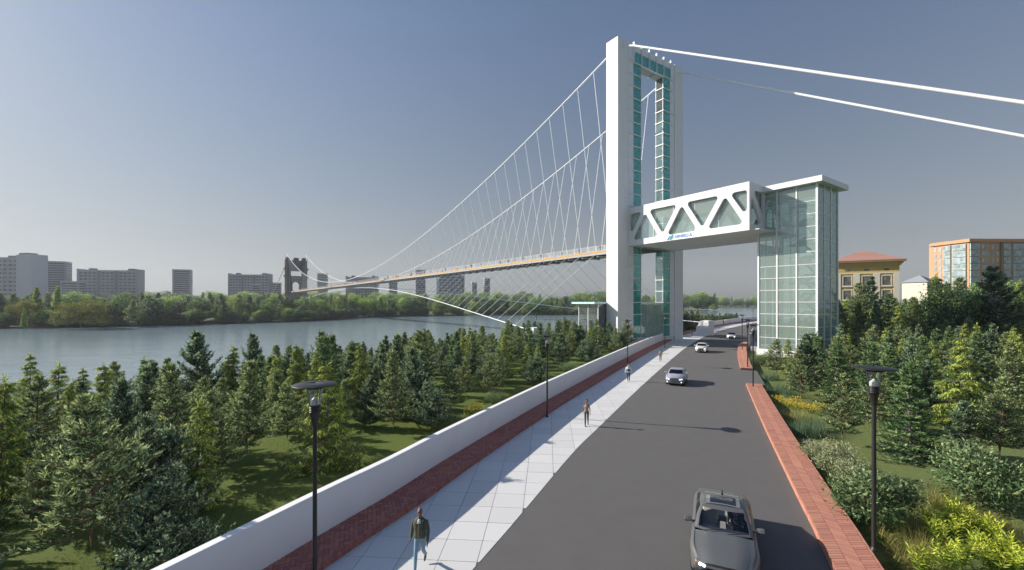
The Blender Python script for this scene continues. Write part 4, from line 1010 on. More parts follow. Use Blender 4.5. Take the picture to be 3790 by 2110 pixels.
# right side
placed = []
def TR(kind, bx, by, ty, label, wide=1.0): return TL(kind, bx, by, ty, label, wide, right_z)
TR('pine', 2873, 1398, 1255, 'small pine with pale tips in front of the glass tower plinth', 1.15)
TR('pine', 2964, 1490, 1298, 'dark layered pine beside the yellow flowers on the right', 1.2)
TR('pine', 3115, 1650, 1385, 'layered pine beyond the red berried shrub, left of the near right lamp', 1.2)
TR('spruce', 3366, 1702, 1339, 'large two toned spruce right of the near right street lamp', 1.15)
TR('juniper', 3567, 1691, 1485, 'small open blue green juniper on the right lawn', 1.35)
TR('pine', 3704, 1714, 1398, 'layered pine near the right edge behind the leafy shrub', 1.2)
TR('weeping', 3558, 1586, 1250, 'big dark drooping conifer in the middle of the right wood', 1.3)
TR('pine', 3250, 1585, 1370, 'pine with a sunlit trunk directly behind the near right street lamp', 1.1)
TR('juniper', 3440, 1560, 1345, 'pale barked juniper behind the two toned spruce', 1.1)
TR('juniper', 3224, 1248, 1030, 'tall dark conifer in front of the yellow house, left one', 1.3)
TR('pine', 3180, 1258, 1051, 'tall pine between the glass tower and the yellow house', 1.2)
TR('juniper', 3677, 1290, 992, 'massive dark blue green conifer in front of the orange apartment block', 1.55)
TR('pine', 3553, 1250, 1030, 'tall pine left of the massive dark conifer', 1.2)
TR('weeping', 3462, 1262, 1015, 'tall dark drooping conifer below the small white house', 1.2)
TR('spruce', 3290, 1262, 1085, 'dark spruce right of the tall conifer before the yellow house', 1.2)
RW = {k: TDESC[k]+' in the wood right of the road' for k in TDESC}; RT = {k: 'tall '+TDESC[k]+' in the back row of the right wood' for k in TDESC}
tries = 0; cnt = 0
while tries < 6000 and cnt < 120:
    tries += 1; y = rl.uniform(20, 74); x = rl.uniform(12, y*1.25); l, d = ROAD_R.near(x, y); px = CX+F_PX*x/y
    if d < 4.6 or px > 3950 or px < 2880: continue
    if y < 31.5: continue
    if y < 37 and px < 3190: continue
    t_ = (Vector((x, y, 0))-BO); tt = t_.x*math.cos(BA)+t_.y*math.sin(BA); ss = -t_.x*math.sin(BA)+t_.y*math.cos(BA)
    if 5.8 < tt < 17.5 and -32.5 < ss < -20: continue
    if ss > -33 and tt < 8 and d < 9: continue
    if y > 56 and px < 3080: continue
    sp = 2.3+y*0.008
    if any((x-q[0])**2+(y-q[1])**2 < sp*sp for q in placed): continue
    placed.append((x, y)); cnt += 1; k = rl.choice(['pine']*4+['juniper']*4+['spruce']*2+['weeping']*2+['broad_pine'])
    h = rl.uniform(3.8, 5.8)*(0.8 if k == 'broad_pine' else 1); tree(k, x, y, right_z(x, y), h, wood_label(k, x, y, 0, h, d, 'right'), 'wood right of the road', 1.1)
cnt = 0; tries = 0
while tries < 3000 and cnt < 62:
    tries += 1; y = rl.uniform(82, 118); px = rl.uniform(3095, 3900); x = (px-CX)*y/F_PX
    if any((x-q[0])**2+(y-q[1])**2 < 4.2**2 for q in placed): continue
    placed.append((x, y)); cnt += 1; k = rl.choice(['pine', 'pine', 'juniper', 'spruce', 'weeping', 'dark_leafy'])
    tree(k, x, y, right_z(x, y), rl.uniform(7.0, 9.6) if px < 3480 else rl.uniform(8.5, 13.0), 'tall '+TDESC[k]+(' below the yellow house' if px < 3330 else ' between the two houses' if px < 3480 else ' below the orange block'), 'back row of the right wood', 1.0)
# far bank
FB = {k: TDESC[k]+' in the wood on the far bank' for k in TDESC}; FB2 = {k: TDESC[k]+' rising behind the front row on the far bank' for k in TDESC}
def far_tree(k, px, py_base, h, label, group, wide=1.0):
    p = gpx(px, py_base, -2.5); return tree(k, p[0], p[1], -2.5, h, label, group, wide)
far_tree('dome', 300, 1213, 12.0, 'huge olive green dome shaped tree at the water on the far bank', None, 0.95)
far_tree('dome', 90, 1208, 11.5, 'dark olive dome shaped tree at the left edge of the far bank', None, 0.7)
far_tree('poplar', 88, 1216, 8.0, 'small pale conical tree at the waterline on the far left', None, 1.1)
far_tree('poplar', 138, 1205, 17.0, 'tall pale green conical tree left of the olive dome', None, 1.3)
far_tree('poplar', 212, 1204, 17.5, 'tall slim pale conical tree just left of the olive dome', None, 1.2)
far_tree('pine', 487, 1207, 11.5, 'open pine with a visible trunk at the waterline right of the olive dome', None, 1.3)
far_tree('round', 2548, 1150, 20, 'round dark green tree right behind the bridge tower', None, 1.0)
far_tree('round', 2575, 1155, 17, 'front round dark green tree between the bridge tower and the white block', None, 1.0)
far_tree('round', 2617, 1150, 21, 'round dark green tree with a visible trunk by the distant water', None, 1.0)
far_tree('dark_leafy', 1985, 1180, 15, 'dark leafy tree leaning over the water below the footbridge', None, 1.3)
SH = Curve2(SHORE[2:13], 4.0); rl = random.Random(5)
l = 0.0; nf = 0
while l < SH.len:
    p, t, nn = SH.at(l); lf = -1
    for row in range(4):
        d = 3+row*12+rl.uniform(0, 6); q = p-nn*d+t*rl.uniform(-3, 3); px = CX+F_PX*q.x/max(q.y, 1)
        if q.y < 60 or px < -120 or px > 3250: continue
        if 430 < q.y < 470 and abs(q.x+225) < 16: continue
        k = rl.choice(['pine', 'spruce', 'juniper', 'pine', 'juniper', 'leafy', 'dark_leafy', 'weeping', 'poplar', 'broad_pine'] if row < 2 else ['leafy', 'dark_leafy', 'pine', 'juniper', 'poplar', 'spruce'])
        h = rl.uniform(9.5, 13.5) if row < 1 else rl.uniform(11.5, 15.5); h *= 1+0.0006*(q.y-188)
        tree(k, q.x, q.y, -2.5, h, far_label(k, px, row, h), 'wood on the far bank', 1.25); nf += 1
    if l > 0:
        for e in range(2):
            q = p-nn*rl.uniform(-1.0, 1.2)+t*rl.uniform(-4, 4); px = CX+F_PX*q.x/max(q.y, 1)
            if q.y > 100 and -120 < px < 2700: k = rl.choice(['broad_pine', 'dark_leafy', 'leafy']); h = rl.uniform(4.5, 8.0); tree(k, q.x, q.y, -3.0, h, far_label(k, px, 0, h), 'wood on the far bank', 1.8)
    l += 6.2+0.012*p.y
for i in range(26):
    px = 2520+i*13+rl.uniform(-5, 5); y = rl.uniform(930, 1000); k = rl.choice(['leafy', 'leafy', 'dark_leafy', 'poplar'])
    tree(k, (px-CX)*y/F_PX, y, -2.5, rl.uniform(18, 24), TDESC[k]+' on the distant shore behind the road', 'trees on the distant shore', 1.4)
for i in range(70):
    px = 2650-i*38+rl.uniform(-12, 12); y = rl.uniform(560, 640)
    k = rl.choice(['leafy', 'dark_leafy', 'leafy', 'poplar']); tree(k, (px-CX)*y/F_PX, y, -2.5, rl.uniform(20, 26), 'far '+TDESC[k]+' on the horizon below the blocks', 'trees along the horizon', 1.9)
print('TREES', n_tree[0])

# ------------------------------------------------------------------ far blocks across the river
mat('concrete_block', (0.34, 0.35, 0.41), 0.85, noise=0.08, nscale=0.08, obj_var=0.06)
mat('concrete_pale', (0.56, 0.56, 0.62), 0.85, noise=0.06, nscale=0.08)
mat('concrete_dark', (0.19, 0.20, 0.22), 0.85, obj_var=0.05)
mat('block_window', (0.07, 0.08, 0.11), 0.25, obj_var=0.35)
mat('spandrel', (0.42, 0.42, 0.47), 0.85, obj_var=0.10)
WM = {}
def box_mesh(key, w, d, h, m):
    k = (key, round(w, 2), round(d, 2), round(h, 2), m)
    if k not in WM: mb = MB(); mb.box(-w/2, w/2, -d/2, d/2, -h/2, h/2); WM[k] = mb.mesh(key, MAT[m])
    return WM[k]
def slab_block(px0, px1, ytop, Y, label, rz=0.12, end_left=0.0, pale_end=False, floors=11, cols=13, name='apartment_block'):
    Xc = ((px0+px1)/2-CX)*Y/F_PX; w = (px1-px0)*Y/F_PX; H = CAM_H+(HZ-ytop)*Y/F_PX+2.5
    r = thing(name, label, 'building', (Xc, Y, -2.5), rz, 'apartment blocks beyond the far wood'); dpt = 14.0
    w = w-dpt*abs(math.sin(rz)); w *= 0.98
    mb = MB(); mb.box(-w/2, w/2, 0, dpt, 0, H-3); mb.obj('body', MAT['concrete_block'], r)
    ew = 0.03*w
    for sg in (-1, 1):
        mb = MB(); x = sg*(w/2+ew/2); mb.box(x-ew/2, x+ew/2, -0.6, dpt+0.6, 0, H-1.0); mb.obj('end_wall', MAT['concrete_pale' if (sg < 0 and pale_end) else 'concrete_block'], r)
    for q in (-0.36, 0.33):
        mb = MB(); mb.bbox(q*w, q*w+0.10*w, 3, 9, H-3, H, 0.1); mb.obj('roof_housing', MAT['concrete_dark'], r)
    mb = MB(); mb.box(-w/2, w/2, -0.25, 0.0, H-4.0, H-2.6); mb.obj('parapet', MAT['spandrel'], r)
    fh = (H-4.0)/(floors*2); nfl = floors; top = H-4.2
    ww = w/cols
    for f in range(nfl):
        z = top-fh*0.95-f*fh*1.75
        if z < 10: break
        mb_z = z+fh*0.75
        link('spandrel_band', box_mesh('spandrel_band', w*0.98, 0.3, fh*0.55, 'spandrel'), r, (0, -0.18, mb_z))
        for c in range(cols):
            if (c in (4, 8)): continue
            link('window', box_mesh('window', ww*(0.62 if (c*7+f*3) % 4 else 0.40), 0.16, fh*0.85, 'block_window'), r, (-w/2+ww*(c+0.5), -0.10, z))
    for c in (4, 8):
        mb = MB(); x = -w/2+ww*(c+0.5); mb.box(x-ww*0.42, x+ww*0.42, -0.55, -0.34, 2, top+0.5); mb.obj('stair_strip', MAT['concrete_dark'], r)
    return r
def tower_block(px0, px1, ytop, Y, label, rz=0.5):
    Xc = ((px0+px1)/2-CX)*Y/F_PX; wpx = (px1-px0)*Y/F_PX; H = CAM_H+(HZ-ytop)*Y/F_PX+2.5; a = wpx/(abs(math.cos(rz))+abs(math.sin(rz)))
    r = thing('tower_block', label, 'building', (Xc, Y, -2.5), rz, 'tower blocks beyond the far wood')
    mb = MB(); mb.box(-a/2, a/2, -a/2, a/2, 0, H); mb.obj('body', MAT['concrete_block'], r)
    mb = MB(); mb.box(-a/2-0.3, a/2+0.3, -a/2-0.3, a/2+0.3, H-1.2, H); mb.obj('parapet', MAT['concrete_pale'], r)
    n = int((H-12)/3.1)
    for i in range(n):
        z = H-3.0-i*3.1
        link('window_band', box_mesh('window_band', a*0.80, 0.3, 1.45, 'block_window'), r, (0, -a/2-0.06, z))
        o = link('window_band', box_mesh('window_band', a*0.80, 0.3, 1.45, 'block_window'), r, (-a/2-0.06, 0, z)); o.rotation_euler = (0, 0, R(90))
        o = link('window_band', box_mesh('window_band', a*0.80, 0.3, 1.45, 'block_window'), r, (a/2+0.06, 0, z)); o.rotation_euler = (0, 0, R(90))
    return r
slab_block(-210, 60, 944, 560, 'tallest grey slab block at the left edge of the picture', 0.10, cols=14)
# its blank gable steps forward
gx = (88-CX)*552/F_PX; r = thing('gable_block', 'blank pale grey gable block joined to the slab at the left edge', 'building', (gx, 552, -2.5), -0.25)
mb = MB(); mb.box(-14.5, 14.5, 0, 16, 0, CAM_H+(HZ-942)*552/F_PX+2.5); mb.obj('body', MAT['concrete_pale'], r)
mb = MB(); mb.box(-14.5, 1.5, 3, 13, 71, 73.6); mb.obj('roof_housing', MAT['concrete_dark'], r)
tower_block(183, 256, 969, 600, 'tall banded tower block second from the left')
tower_block(238, 304, 1042, 560, 'short banded tower block between the tall tower and the long slab', 0.4)
slab_block(300, 497, 993, 600, 'long grey slab block with two roof housings left of centre', 0.16, pale_end=True, floors=11)
tower_block(640, 712, 999, 640, 'lone banded tower block between the two slab blocks')
slab_block(850, 990, 1010, 680, 'grey slab block left of the dark stone tower', 0.12)
tower_block(928, 966, 1052, 640, 'small tower block in front of the slab left of the stone tower', 0.5)
tower_block(1007, 1044, 1047, 700, 'small tower block just left of the dark stone tower', 0.5)
tower_block(1171, 1217, 1013, 700, 'banded tower block just right of the dark stone tower', 0.4)
slab_block(1282, 1395, 1020, 700, 'grey slab block behind the footbridge deck', 0.14)
tower_block(1434, 1473, 1044, 720, 'small tower block below the footbridge deck left of the taller one', 0.4)
tower_block(1531, 1577, 1000, 700, 'banded tower block rising above the footbridge deck', 0.35)
slab_block(1618, 1724, 1012, 690, 'slab block with a bright white gable below the footbridge', 0.35, pale_end=True, cols=9)
tower_block(1743, 1766, 1046, 740, 'small narrow tower block right of the white gabled slab', 0.3)
tower_block(1789, 1814, 1030, 740, 'rightmost narrow tower block below the footbridge', 0.3)

# ------------------------------------------------------------------ right-hand buildings
mat('ochre_render', (0.62, 0.45, 0.17), 0.85, noise=0.10, nscale=0.5); mat('cream_trim', (0.72, 0.68, 0.58), 0.8, noise=0.05, nscale=1)
mat('roof_tile', (0.46, 0.25, 0.20), 0.8, noise=0.14, nscale=3, obj_var=0.12); mat('eave_brown', (0.30, 0.21, 0.12), 0.85, noise=0.3, nscale=2)
mat('window_grey', (0.16, 0.16, 0.17), 0.15, obj_var=0.3); mat('orange_render', (0.58, 0.31, 0.18), 0.85, noise=0.05, nscale=0.3)
mat('frame_green', (0.40, 0.52, 0.46), 0.6); mat('bay_glass', (0.30, 0.36, 0.40), 0.12, obj_var=0.35, spec=0.8); mat('roof_slate', (0.30, 0.33, 0.36), 0.7)
mat('house_cream', (0.70, 0.66, 0.55), 0.85)
YH = 125.0; hx = (3207-CX)*YH/F_PX; HW = 14.4; rz = R(-30)
yh = thing('yellow_house', 'ochre yellow house with white pilasters and a pink tiled hip roof', 'house', (hx, YH, -0.4), rz)
HH = 20.2
mb = MB(); mb.box(-HW/2, HW/2, 0, 11, 0, HH-1.2); mb.obj('wall', MAT['ochre_render'], yh)
for z0, z1, o_ in ((HH-3.6, HH-3.3, 0.18), (HH-1.4, HH-0.9, 0.35), (HH-0.9, HH-0.35, 0.7)):
    mb = MB(); mb.box(-HW/2-o_, HW/2+o_, -o_, 11+o_, z0, z1); mb.obj('cornice', MAT['cream_trim' if o_ < 0.3 else 'ochre_render'], yh)
e = 1.25; mb = MB(); mb.box(-HW/2-e, HW/2+e, -e, 11+e, HH-0.35, HH+0.12); roof_e = mb.obj('eave', MAT['eave_brown'], yh)
mb = MB(); e = 1.3; zt = HH+3.4; z = HH+0.12
v = [(-HW/2-e, -e, z), (HW/2+e, -e, z), (HW/2+e, 11+e, z), (-HW/2-e, 11+e, z), (-0.6, 5.5, zt), (0.6, 5.5, zt)]
mb.add(v, [(0,1,5,4),(1,2,5),(2,3,4,5),(3,0,4),(3,2,1,0)]); rf = mb.obj('roof', MAT['roof_tile'], yh)
for k in range(11):      # courses of tiles on the two faces in view
    f0 = k/11; f1 = (k+1)/11
    for (a, b, c, d) in (((-HW/2-e, -e), (HW/2+e, -e), (0.6, 5.5), (-0.6, 5.5)), ((-HW/2-e, 11+e), (-HW/2-e, -e), (-0.6, 5.5), (-0.6, 5.5))):
        A = Vector((*a, z)).lerp(Vector((*d, zt)), f0); B_ = Vector((*b, z)).lerp(Vector((*c, zt)), f0); C = Vector((*b, z)).lerp(Vector((*c, zt)), f1); D = Vector((*a, z)).lerp(Vector((*d, zt)), f1)
        up = Vector((0, 0, 0.10)); lo = Vector((0, 0, 0.02)); t = MB(); t.add([A+up, B_+up, C+lo, D+lo, A, B_], [(0,1,2,3),(4,5,1,0)]); t.obj('tile_course', MAT['roof_tile'], rf)
px_ = [-6.55, -2.25, 2.25, 6.55]
for x in px_:
    mb = MB(); w = 0.62 if abs(x) > 5 else 0.72; mb.box(x-w, x+w, -0.22, 0.0, 0, HH-3.6); mb.obj('pilaster', MAT['cream_trim'], yh)
for row in range(4):
    zc = HH-5.6-row*4.0
    for x in (-4.4, 0, 4.4):
        f = MB(); 
        for (a, b, c, d) in ((-1.15, 1.15, 1.30, 1.55), (-1.15, 1.15, -1.55, -1.30), (-1.15, -0.92, -1.30, 1.30), (0.92, 1.15, -1.30, 1.30)): f.box(x+a, x+b, -0.14, 0.02, zc+c, zc+d)
        fo = f.obj('window', MAT['cream_trim'], yh)
        for qx in (-0.46, 0.46):
            for qz in (-0.65, 0.65): link('window_pane', box_mesh('window_pane', 0.84, 0.05, 1.2, 'window_grey'), fo, (x+qx, -0.03, zc+qz))
        mb = MB(); mb.box(x-1.3, x+1.3, -0.3, 0.0, zc-1.72, zc-1.56); mb.obj('sill', MAT['cream_trim'], fo)
    for x in (-4.4, 0, 4.4) if row == 0 else ():
        mb = MB(); mb.box(x-0.55, x+0.55, -0.05, 0.02, HH-2.75, HH-2.2); mb.obj('vent', MAT['window_grey'], yh)
# orange apartment block: near corner at the photo's x = 3587
YA = 195.0; ax = (3587-CX)*YA/F_PX
ab = thing('apartment_house', 'orange apartment block with tall pale glazed bays at the right edge', 'building', (ax, YA, -0.4), 0)
AH = 36.5; dl = Vector((-1.8, 14.5)).normalized(); dr = Vector((1.0, 0.03)).normalized()
def face(d, L, out, spec):
    "spec: list of (u0, u1, kind)"
    for (u0, u1, kd) in spec:
        um = (u0+u1)/2; w = u1-u0; ang = math.atan2(d.y, d.x)
        for f in range(9):
            z = AH-3.2-f*3.02
            if kd == 'glass':
                b = link('glazed_bay', box_mesh('glazed_bay', w, 0.5, 2.75, 'frame_green'), ab, (d.x*um+out.x*0.25, d.y*um+out.y*0.25, z), ang)
                n = max(2, int(round(w/1.15))); pw = w/n-0.12
                for i in range(n):
                    for (dz, hh) in ((0.45, 1.45), (-0.85, 0.85)): link('pane', box_mesh('pane', pw, 0.06, hh, 'bay_glass'), b, (-w/2+w/n*(i+0.5), -0.26 if True else 0.26, dz))
            else:
                fr = link('window', box_mesh('window', w, 0.16, 2.0, 'frame_green'), ab, (d.x*um+out.x*0.03, d.y*um+out.y*0.03, z), ang); n = max(1, int(round(w/1.0)))
                for i in range(n): link('pane', box_mesh('pane', w/n-0.14, 0.05, 1.8, 'bay_glass'), fr, (-w/2+w/n*(i+0.5), -0.09, 0))
oL = Vector((dl.y, -dl.x)) if dl.y*1-0 < 0 else Vector((-dl.y, dl.x)); oR = Vector((dr.y, -dr.x))
A0 = Vector((0, 0)); A1 = dl*15.0; A2 = dr*46.0
mb = MB(); mb.prism([tuple(A0), tuple(A2), tuple(A2+Vector((0, 18))), tuple(A1+Vector((2, 4))), tuple(A1)], 0, AH-1.2); mb.obj('body', MAT['orange_render'], ab)
mb = MB(); o1 = oL*0.9; o2 = oR*0.9; mb.prism([tuple(A0+o1+o2), tuple(A2+o2), tuple(A2+Vector((0, 18))), tuple(A1+Vector((2, 4))), tuple(A1+o1)], AH-1.2, AH+0.2); mb.obj('roof_cornice', MAT['orange_render'], ab)
ang_l = math.atan2(-dl.y, -dl.x)
dl_back = -dl
for (u0, u1, kd) in ((1.0, 6.4, 'glass'), (7.2, 10.2, 'glass'), (11.2, 12.3, 'win'), (13.3, 14.3, 'win')):
    um = (u0+u1)/2; w = u1-u0
    for f in range(9):
        z = AH-3.2-f*3.02
        if kd == 'glass':
            b = link('glazed_bay', box_mesh('glazed_bay', w, 0.5, 2.75, 'frame_green'), ab, (dl.x*um+oL.x*0.25, dl.y*um+oL.y*0.25, z), ang_l); n = max(2, int(round(w/1.15)))
            for i in range(n):
                for (dz, hh) in ((0.45, 1.45), (-0.85, 0.85)): link('pane', box_mesh('pane', w/n-0.12, 0.06, hh, 'bay_glass'), b, (-w/2+w/n*(i+0.5), -0.26, dz))
        else:
            b = link('window', box_mesh('window', w, 0.16, 2.0, 'frame_green'), ab, (dl.x*um+oL.x*0.03, dl.y*um+oL.y*0.03, z), ang_l); link('pane', box_mesh('pane', w-0.14, 0.05, 1.8, 'bay_glass'), b, (0, -0.09, 0))
face(dr, 46, oR, [(0.2, 4.3, 'glass'), (5.6, 9.0, 'win'), (10.2, 11.3, 'win'), (12.5, 13.6, 'win'), (15.4, 18.6, 'glass'), (19.8, 24.6, 'glass'), (25.6, 30, 'glass')])
mb = MB(); mb.box(14.2, 15.0, -0.3, 0.2, 0, AH-1.3); mb.obj('recess_shade_strip', MAT['eave_brown'], ab)  # dark brown strip on the wall, painting the shade of a recess
# small white house with a slate roof, mostly hidden by trees
YW = 150.0; wx = (3452-CX)*YW/F_PX; wh = thing('white_house', 'small white house with a grey roof, half hidden by conifers below the orange block', 'house', (wx, YW, -0.4), R(25))
zt = CAM_H+(HZ-1040)*YW/F_PX
mb = MB(); mb.box(-3.6, 3.6, 0, 7, 0, zt); mb.obj('wall', MAT['house_cream'], wh)
mb = MB(); mb.add([(-4, -0.5, zt), (4, -0.5, zt), (4, 7.5, zt), (-4, 7.5, zt), (0, 3.5, zt+2.6)], [(0,1,4),(1,2,4),(2,3,4),(3,0,4),(3,2,1,0)]); mb.obj('roof', MAT['roof_slate'], wh)
for x in (-2.0, 1.2):
    mb = MB(); mb.box(x-0.7, x+0.7, -0.06, 0.03, zt-3.2, zt-1.3); f = mb.obj('window', MAT['cream_trim'], wh)
    for q in (-0.33, 0.33): link('window_pane', box_mesh('window_pane', 0.55, 0.05, 1.7, 'window_grey'), f, (x+q, -0.06, zt-2.25))

# ------------------------------------------------------------------ shrubs, reeds, flowers and tufts on the right
def plant(name, label, cat, x, y, z, parts, group=None, rz=None):
    r = thing(name, label, cat, (x, y, z-0.02), rnd.uniform(0, 6.28) if rz is None else rz, group)
    for nm, me in parts:
        o = link(nm, me, r)
        if nm != 'stem_base': o['kind'] = 'stuff'
    return r
def shrub_parts(seed, H, Rr, ll, lw, mats, ncl=80, per=34, berries=False):
    V = broadleaf('shrub', seed, H, Rr, 0.55, 0.46, ncl, per, ll, lw, mats, 'bark', shell=0.40, cl_r=0.16*H/1.6, trunk_h=0.12, tr=0.045, limbs=14, low=-0.85)
    p = [('stems', V['limbs']), ('stem_base', V['trunk']), ('leaves', V['crown'])]
    if berries:
        rng = np.random.default_rng(seed); n = 130; co = np.empty(len(V['crown'].vertices)*3); V['crown'].vertices.foreach_get('co', co); co = co.reshape(-1, 3)[rng.integers(0, len(co)//3, n)]; mb = MB()
        for c in co: mb.lathe([(0, -0.02), (0.02, 0), (0, 0.02)], 4, 0, tuple(c))
        p.append(('berries', mb.mesh('berries', MAT['berry_red'])))
    return p
def blades(seed, n, rad, h, w, bend, mats, frac=0.3, spread=0.5, seg=3, name='blades'):
    "arching grass blades, each a tapered ribbon"
    rng = np.random.default_rng(seed); mb = MB()
    for i in range(n):
        a = rng.uniform(0, 6.28); r = rad*math.sqrt(rng.uniform()); b = Vector((r*math.cos(a), r*math.sin(a), 0)); az = a+rng.normal()*0.8; hh = h*rng.uniform(0.6, 1.15); o = Vector((math.cos(az), math.sin(az), 0)); s = Vector((-o.y, o.x, 0)); sp = spread*rng.uniform(0.3, 1.2); vs = []
        for k in range(seg+1):
            t = k/seg; p = b+o*(hh*(sp*0.4*t+bend*sp*t*t))+Vector((0, 0, hh*(t-0.35*bend*sp*t*t))); ww = w*(1-t)**0.7*(0.6 if k == 0 else 1)
            if k < seg: vs += [p-s*ww/2, p+s*ww/2]
            else: vs.append(p)
        f = [(2*k, 2*k+1, 2*k+3, 2*k+2) for k in range(seg-1)]+[(2*seg-2, 2*seg-1, 2*seg)]; mb.add(vs, f, 1 if rng.uniform() < frac else 0)
    return mb.mesh(name, [MAT[m] for m in mats])
def lance_parts(seed, ns=7, h=0.85):
    rng = np.random.default_rng(seed); st = MB(); P, D, T, Ln = [], [], [], []
    for i in range(ns):
        a = rng.uniform(0, 6.28); lean = rng.uniform(0.05, 0.4); top = Vector((math.cos(a)*lean, math.sin(a)*lean, h*rng.uniform(0.75, 1.1))); st.tube([(0, 0, 0), tuple(top*0.5+Vector((0, 0, 0.04))), tuple(top)], [0.012, 0.009, 0.005], 4, 0, False)
        for k in range(26):
            t = 0.30+0.70*k/21; p = top*t; az = k*2.4+rng.normal()*0.3; el = lerp(-0.1, 0.75, t); P.append(tuple(p)); D.append((math.cos(az)*math.cos(el), math.sin(az)*math.cos(el), math.sin(el))); T.append(t > 0.62); Ln.append(0.26*(1.15-0.45*t)*rng.uniform(0.8, 1.2))
    n = len(P); return [('stems', st.mesh('stems', MAT['tuft_green'])), ('leaves', leaf_mesh('leaves', np.array(P), np.array(D), np.array(Ln), np.full(n, 0.040), np.array(T).astype(int), ('lance_green', 'lance_tip'), rng, 0.3))]
def gp(x, y, zf=right_z):
    z = -0.36
    for _ in range(3): p = gpx(x, y, z); z = zf(p[0], p[1])
    p = gpx(x, y, z); return p[0], p[1], z
SA = shrub_parts(301, 2.1, 1.35, 0.17, 0.075, ('shrub_green', 'shrub_tip'), 95, 36); SB = shrub_parts(302, 2.3, 1.75, 0.17, 0.075, ('shrub_green', 'shrub_tip'), 110, 36)
SC_ = shrub_parts(303, 1.7, 1.05, 0.075, 0.05, ('berry_green', 'berry_tip'), 120, 50, True); SD = shrub_parts(304, 1.5, 1.3, 0.08, 0.05, ('shrub_green', 'shrub_tip'), 110, 46)
plant('leafy_shrub', 'large dark leafy shrub at the kerb behind the near right lamp post', 'shrub', *gp(3225, 1945), SA)
plant('leafy_shrub', 'wide leafy shrub with visible forked stems alone on the right lawn', 'shrub', *gp(3635, 1872), SB)
plant('berry_shrub', 'pale green shrub dotted with red berries beside the salmon kerb', 'shrub', *gp(3100, 1772), SC_)
plant('berry_shrub', 'smaller pale berry shrub overhanging the salmon kerb', 'shrub', *gp(3022, 1722), SC_).scale = (0.8, 0.8, 0.75)
plant('berry_shrub', 'pale berry shrub between the red berried one and the dark leafy shrub', 'shrub', *gp(3160, 1820), SC_).scale = (0.8, 0.8, 0.8)
plant('leafy_shrub', 'round green shrub beside the second salmon kerb near the glass tower', 'shrub', *gp(2818, 1355), SD).scale = (1.1, 1.1, 1.1)
plant('leafy_shrub', 'low green shrub at the parapet near the second left lamp', 'shrub', *gp(1840, 1500, left_z), SD).scale = (0.75, 0.75, 0.75)
plant('leafy_shrub', 'second low green shrub along the parapet towards the bridge tower', 'shrub', *gp(2105, 1385, left_z), SD)
# lance-leaved yellow green plants
LP = [lance_parts(401+i, 8, 0.95) for i in range(3)]
spots = [(3440, 1985), (3500, 1960), (3545, 1950), (3590, 2000), (3530, 2015), (3640, 2010), (3670, 2030), (3475, 2035), (3590, 2065), (3700, 2085), (3640, 2095), (3560, 2110), (3745, 2110), (3500, 2130), (3680, 2140), (3420, 2150), (3760, 2150)]
for i, (x, y) in enumerate(spots):
    plant('lance_leaf_plant', 'bright yellow green lance leaved plant in the bed at the lower right', 'plant', *gp(x, y), LP[i % 3], 'lance leaved plants at the lower right').scale = (1.0, 1.0, 0.95)
TF = [[('blades', blades(501+i, 150, 0.16, 0.50, 0.016, 1.6, ('tuft_green', 'straw'), 0.45, 0.9))] for i in range(3)]
for i, (x, y) in enumerate([(3275, 2030), (3255, 2000), (3330, 2080), (3300, 2110), (3390, 2120), (3440, 2140), (3345, 2040), (3700, 1960), (3660, 1945), (3620, 1925), (3560, 1905), (3510, 1890), (3470, 1880), (3600, 1950), (3400, 1985), (3740, 2060), (3770, 2075)]):
    lb = 'arching yellow grass tuft beside the salmon kerb at the lower right' if x < 3460 and y > 1980 else 'arching green grass tuft behind the lance leaved plants'
    plant('grass_tuft', lb, 'grass tuft', *gp(x, y), TF[i % 3], 'grass tufts at the lower right').scale = (1.15,)*3
DG = [[('stalks', blades(521+i, 110, 0.35, 0.85, 0.010, 0.5, ('straw', 'tuft_green'), 0.5, 0.5, name='stalks'))] for i in range(2)]
for i, (x, y) in enumerate([(3405, 1905), (3450, 1870), (3480, 1850), (3520, 1870), (3560, 1890), (3360, 2010), (3400, 2060), (3440, 2080), (3740, 2020), (3775, 2040), (3365, 1945)]):
    plant('dry_grass_clump', 'clump of dry flowering grass stalks among the lower right plants', 'grass', *gp(x, y), DG[i % 2], 'dry grass clumps at the lower right')
RD = [[('blades', blades(541+i, 170, 0.55, 0.95, 0.022, 0.25, ('reed_green', 'reed_green'), 0.3, 0.25))] for i in range(3)]
for i, (x, y) in enumerate([(2838, 1408), (2865, 1405), (2858, 1455), (2885, 1450), (2905, 1460), (2925, 1470), (2960, 1612), (2990, 1618), (3015, 1612), (2975, 1590), (3005, 1592), (3035, 1600)]):
    plant('reed_clump', 'upright blue green reed clump on the lawn beside the near salmon kerb' if y > 1500 else 'upright blue green reed clump near the gap between the salmon kerbs', 'reeds', *gp(x, y), RD[i % 3], 'reed clumps along the salmon kerb')
YF = []
for i in range(2):
    rng = np.random.default_rng(561+i); mb = MB()
    for k in range(60): a = rng.uniform(0, 6.28); r = 0.5*math.sqrt(rng.uniform()); mb.lathe([(0, -0.03), (0.045, 0.0), (0, 0.03)], 5, 0, (r*math.cos(a), r*math.sin(a), rng.uniform(0.32, 0.62)))
    YF.append([('blades', blades(571+i, 120, 0.5, 0.5, 0.02, 0.5, ('tuft_green', 'yellow_tip'), 0.4, 0.5)), ('blossoms', mb.mesh('blossoms', MAT['flower_yellow']))])
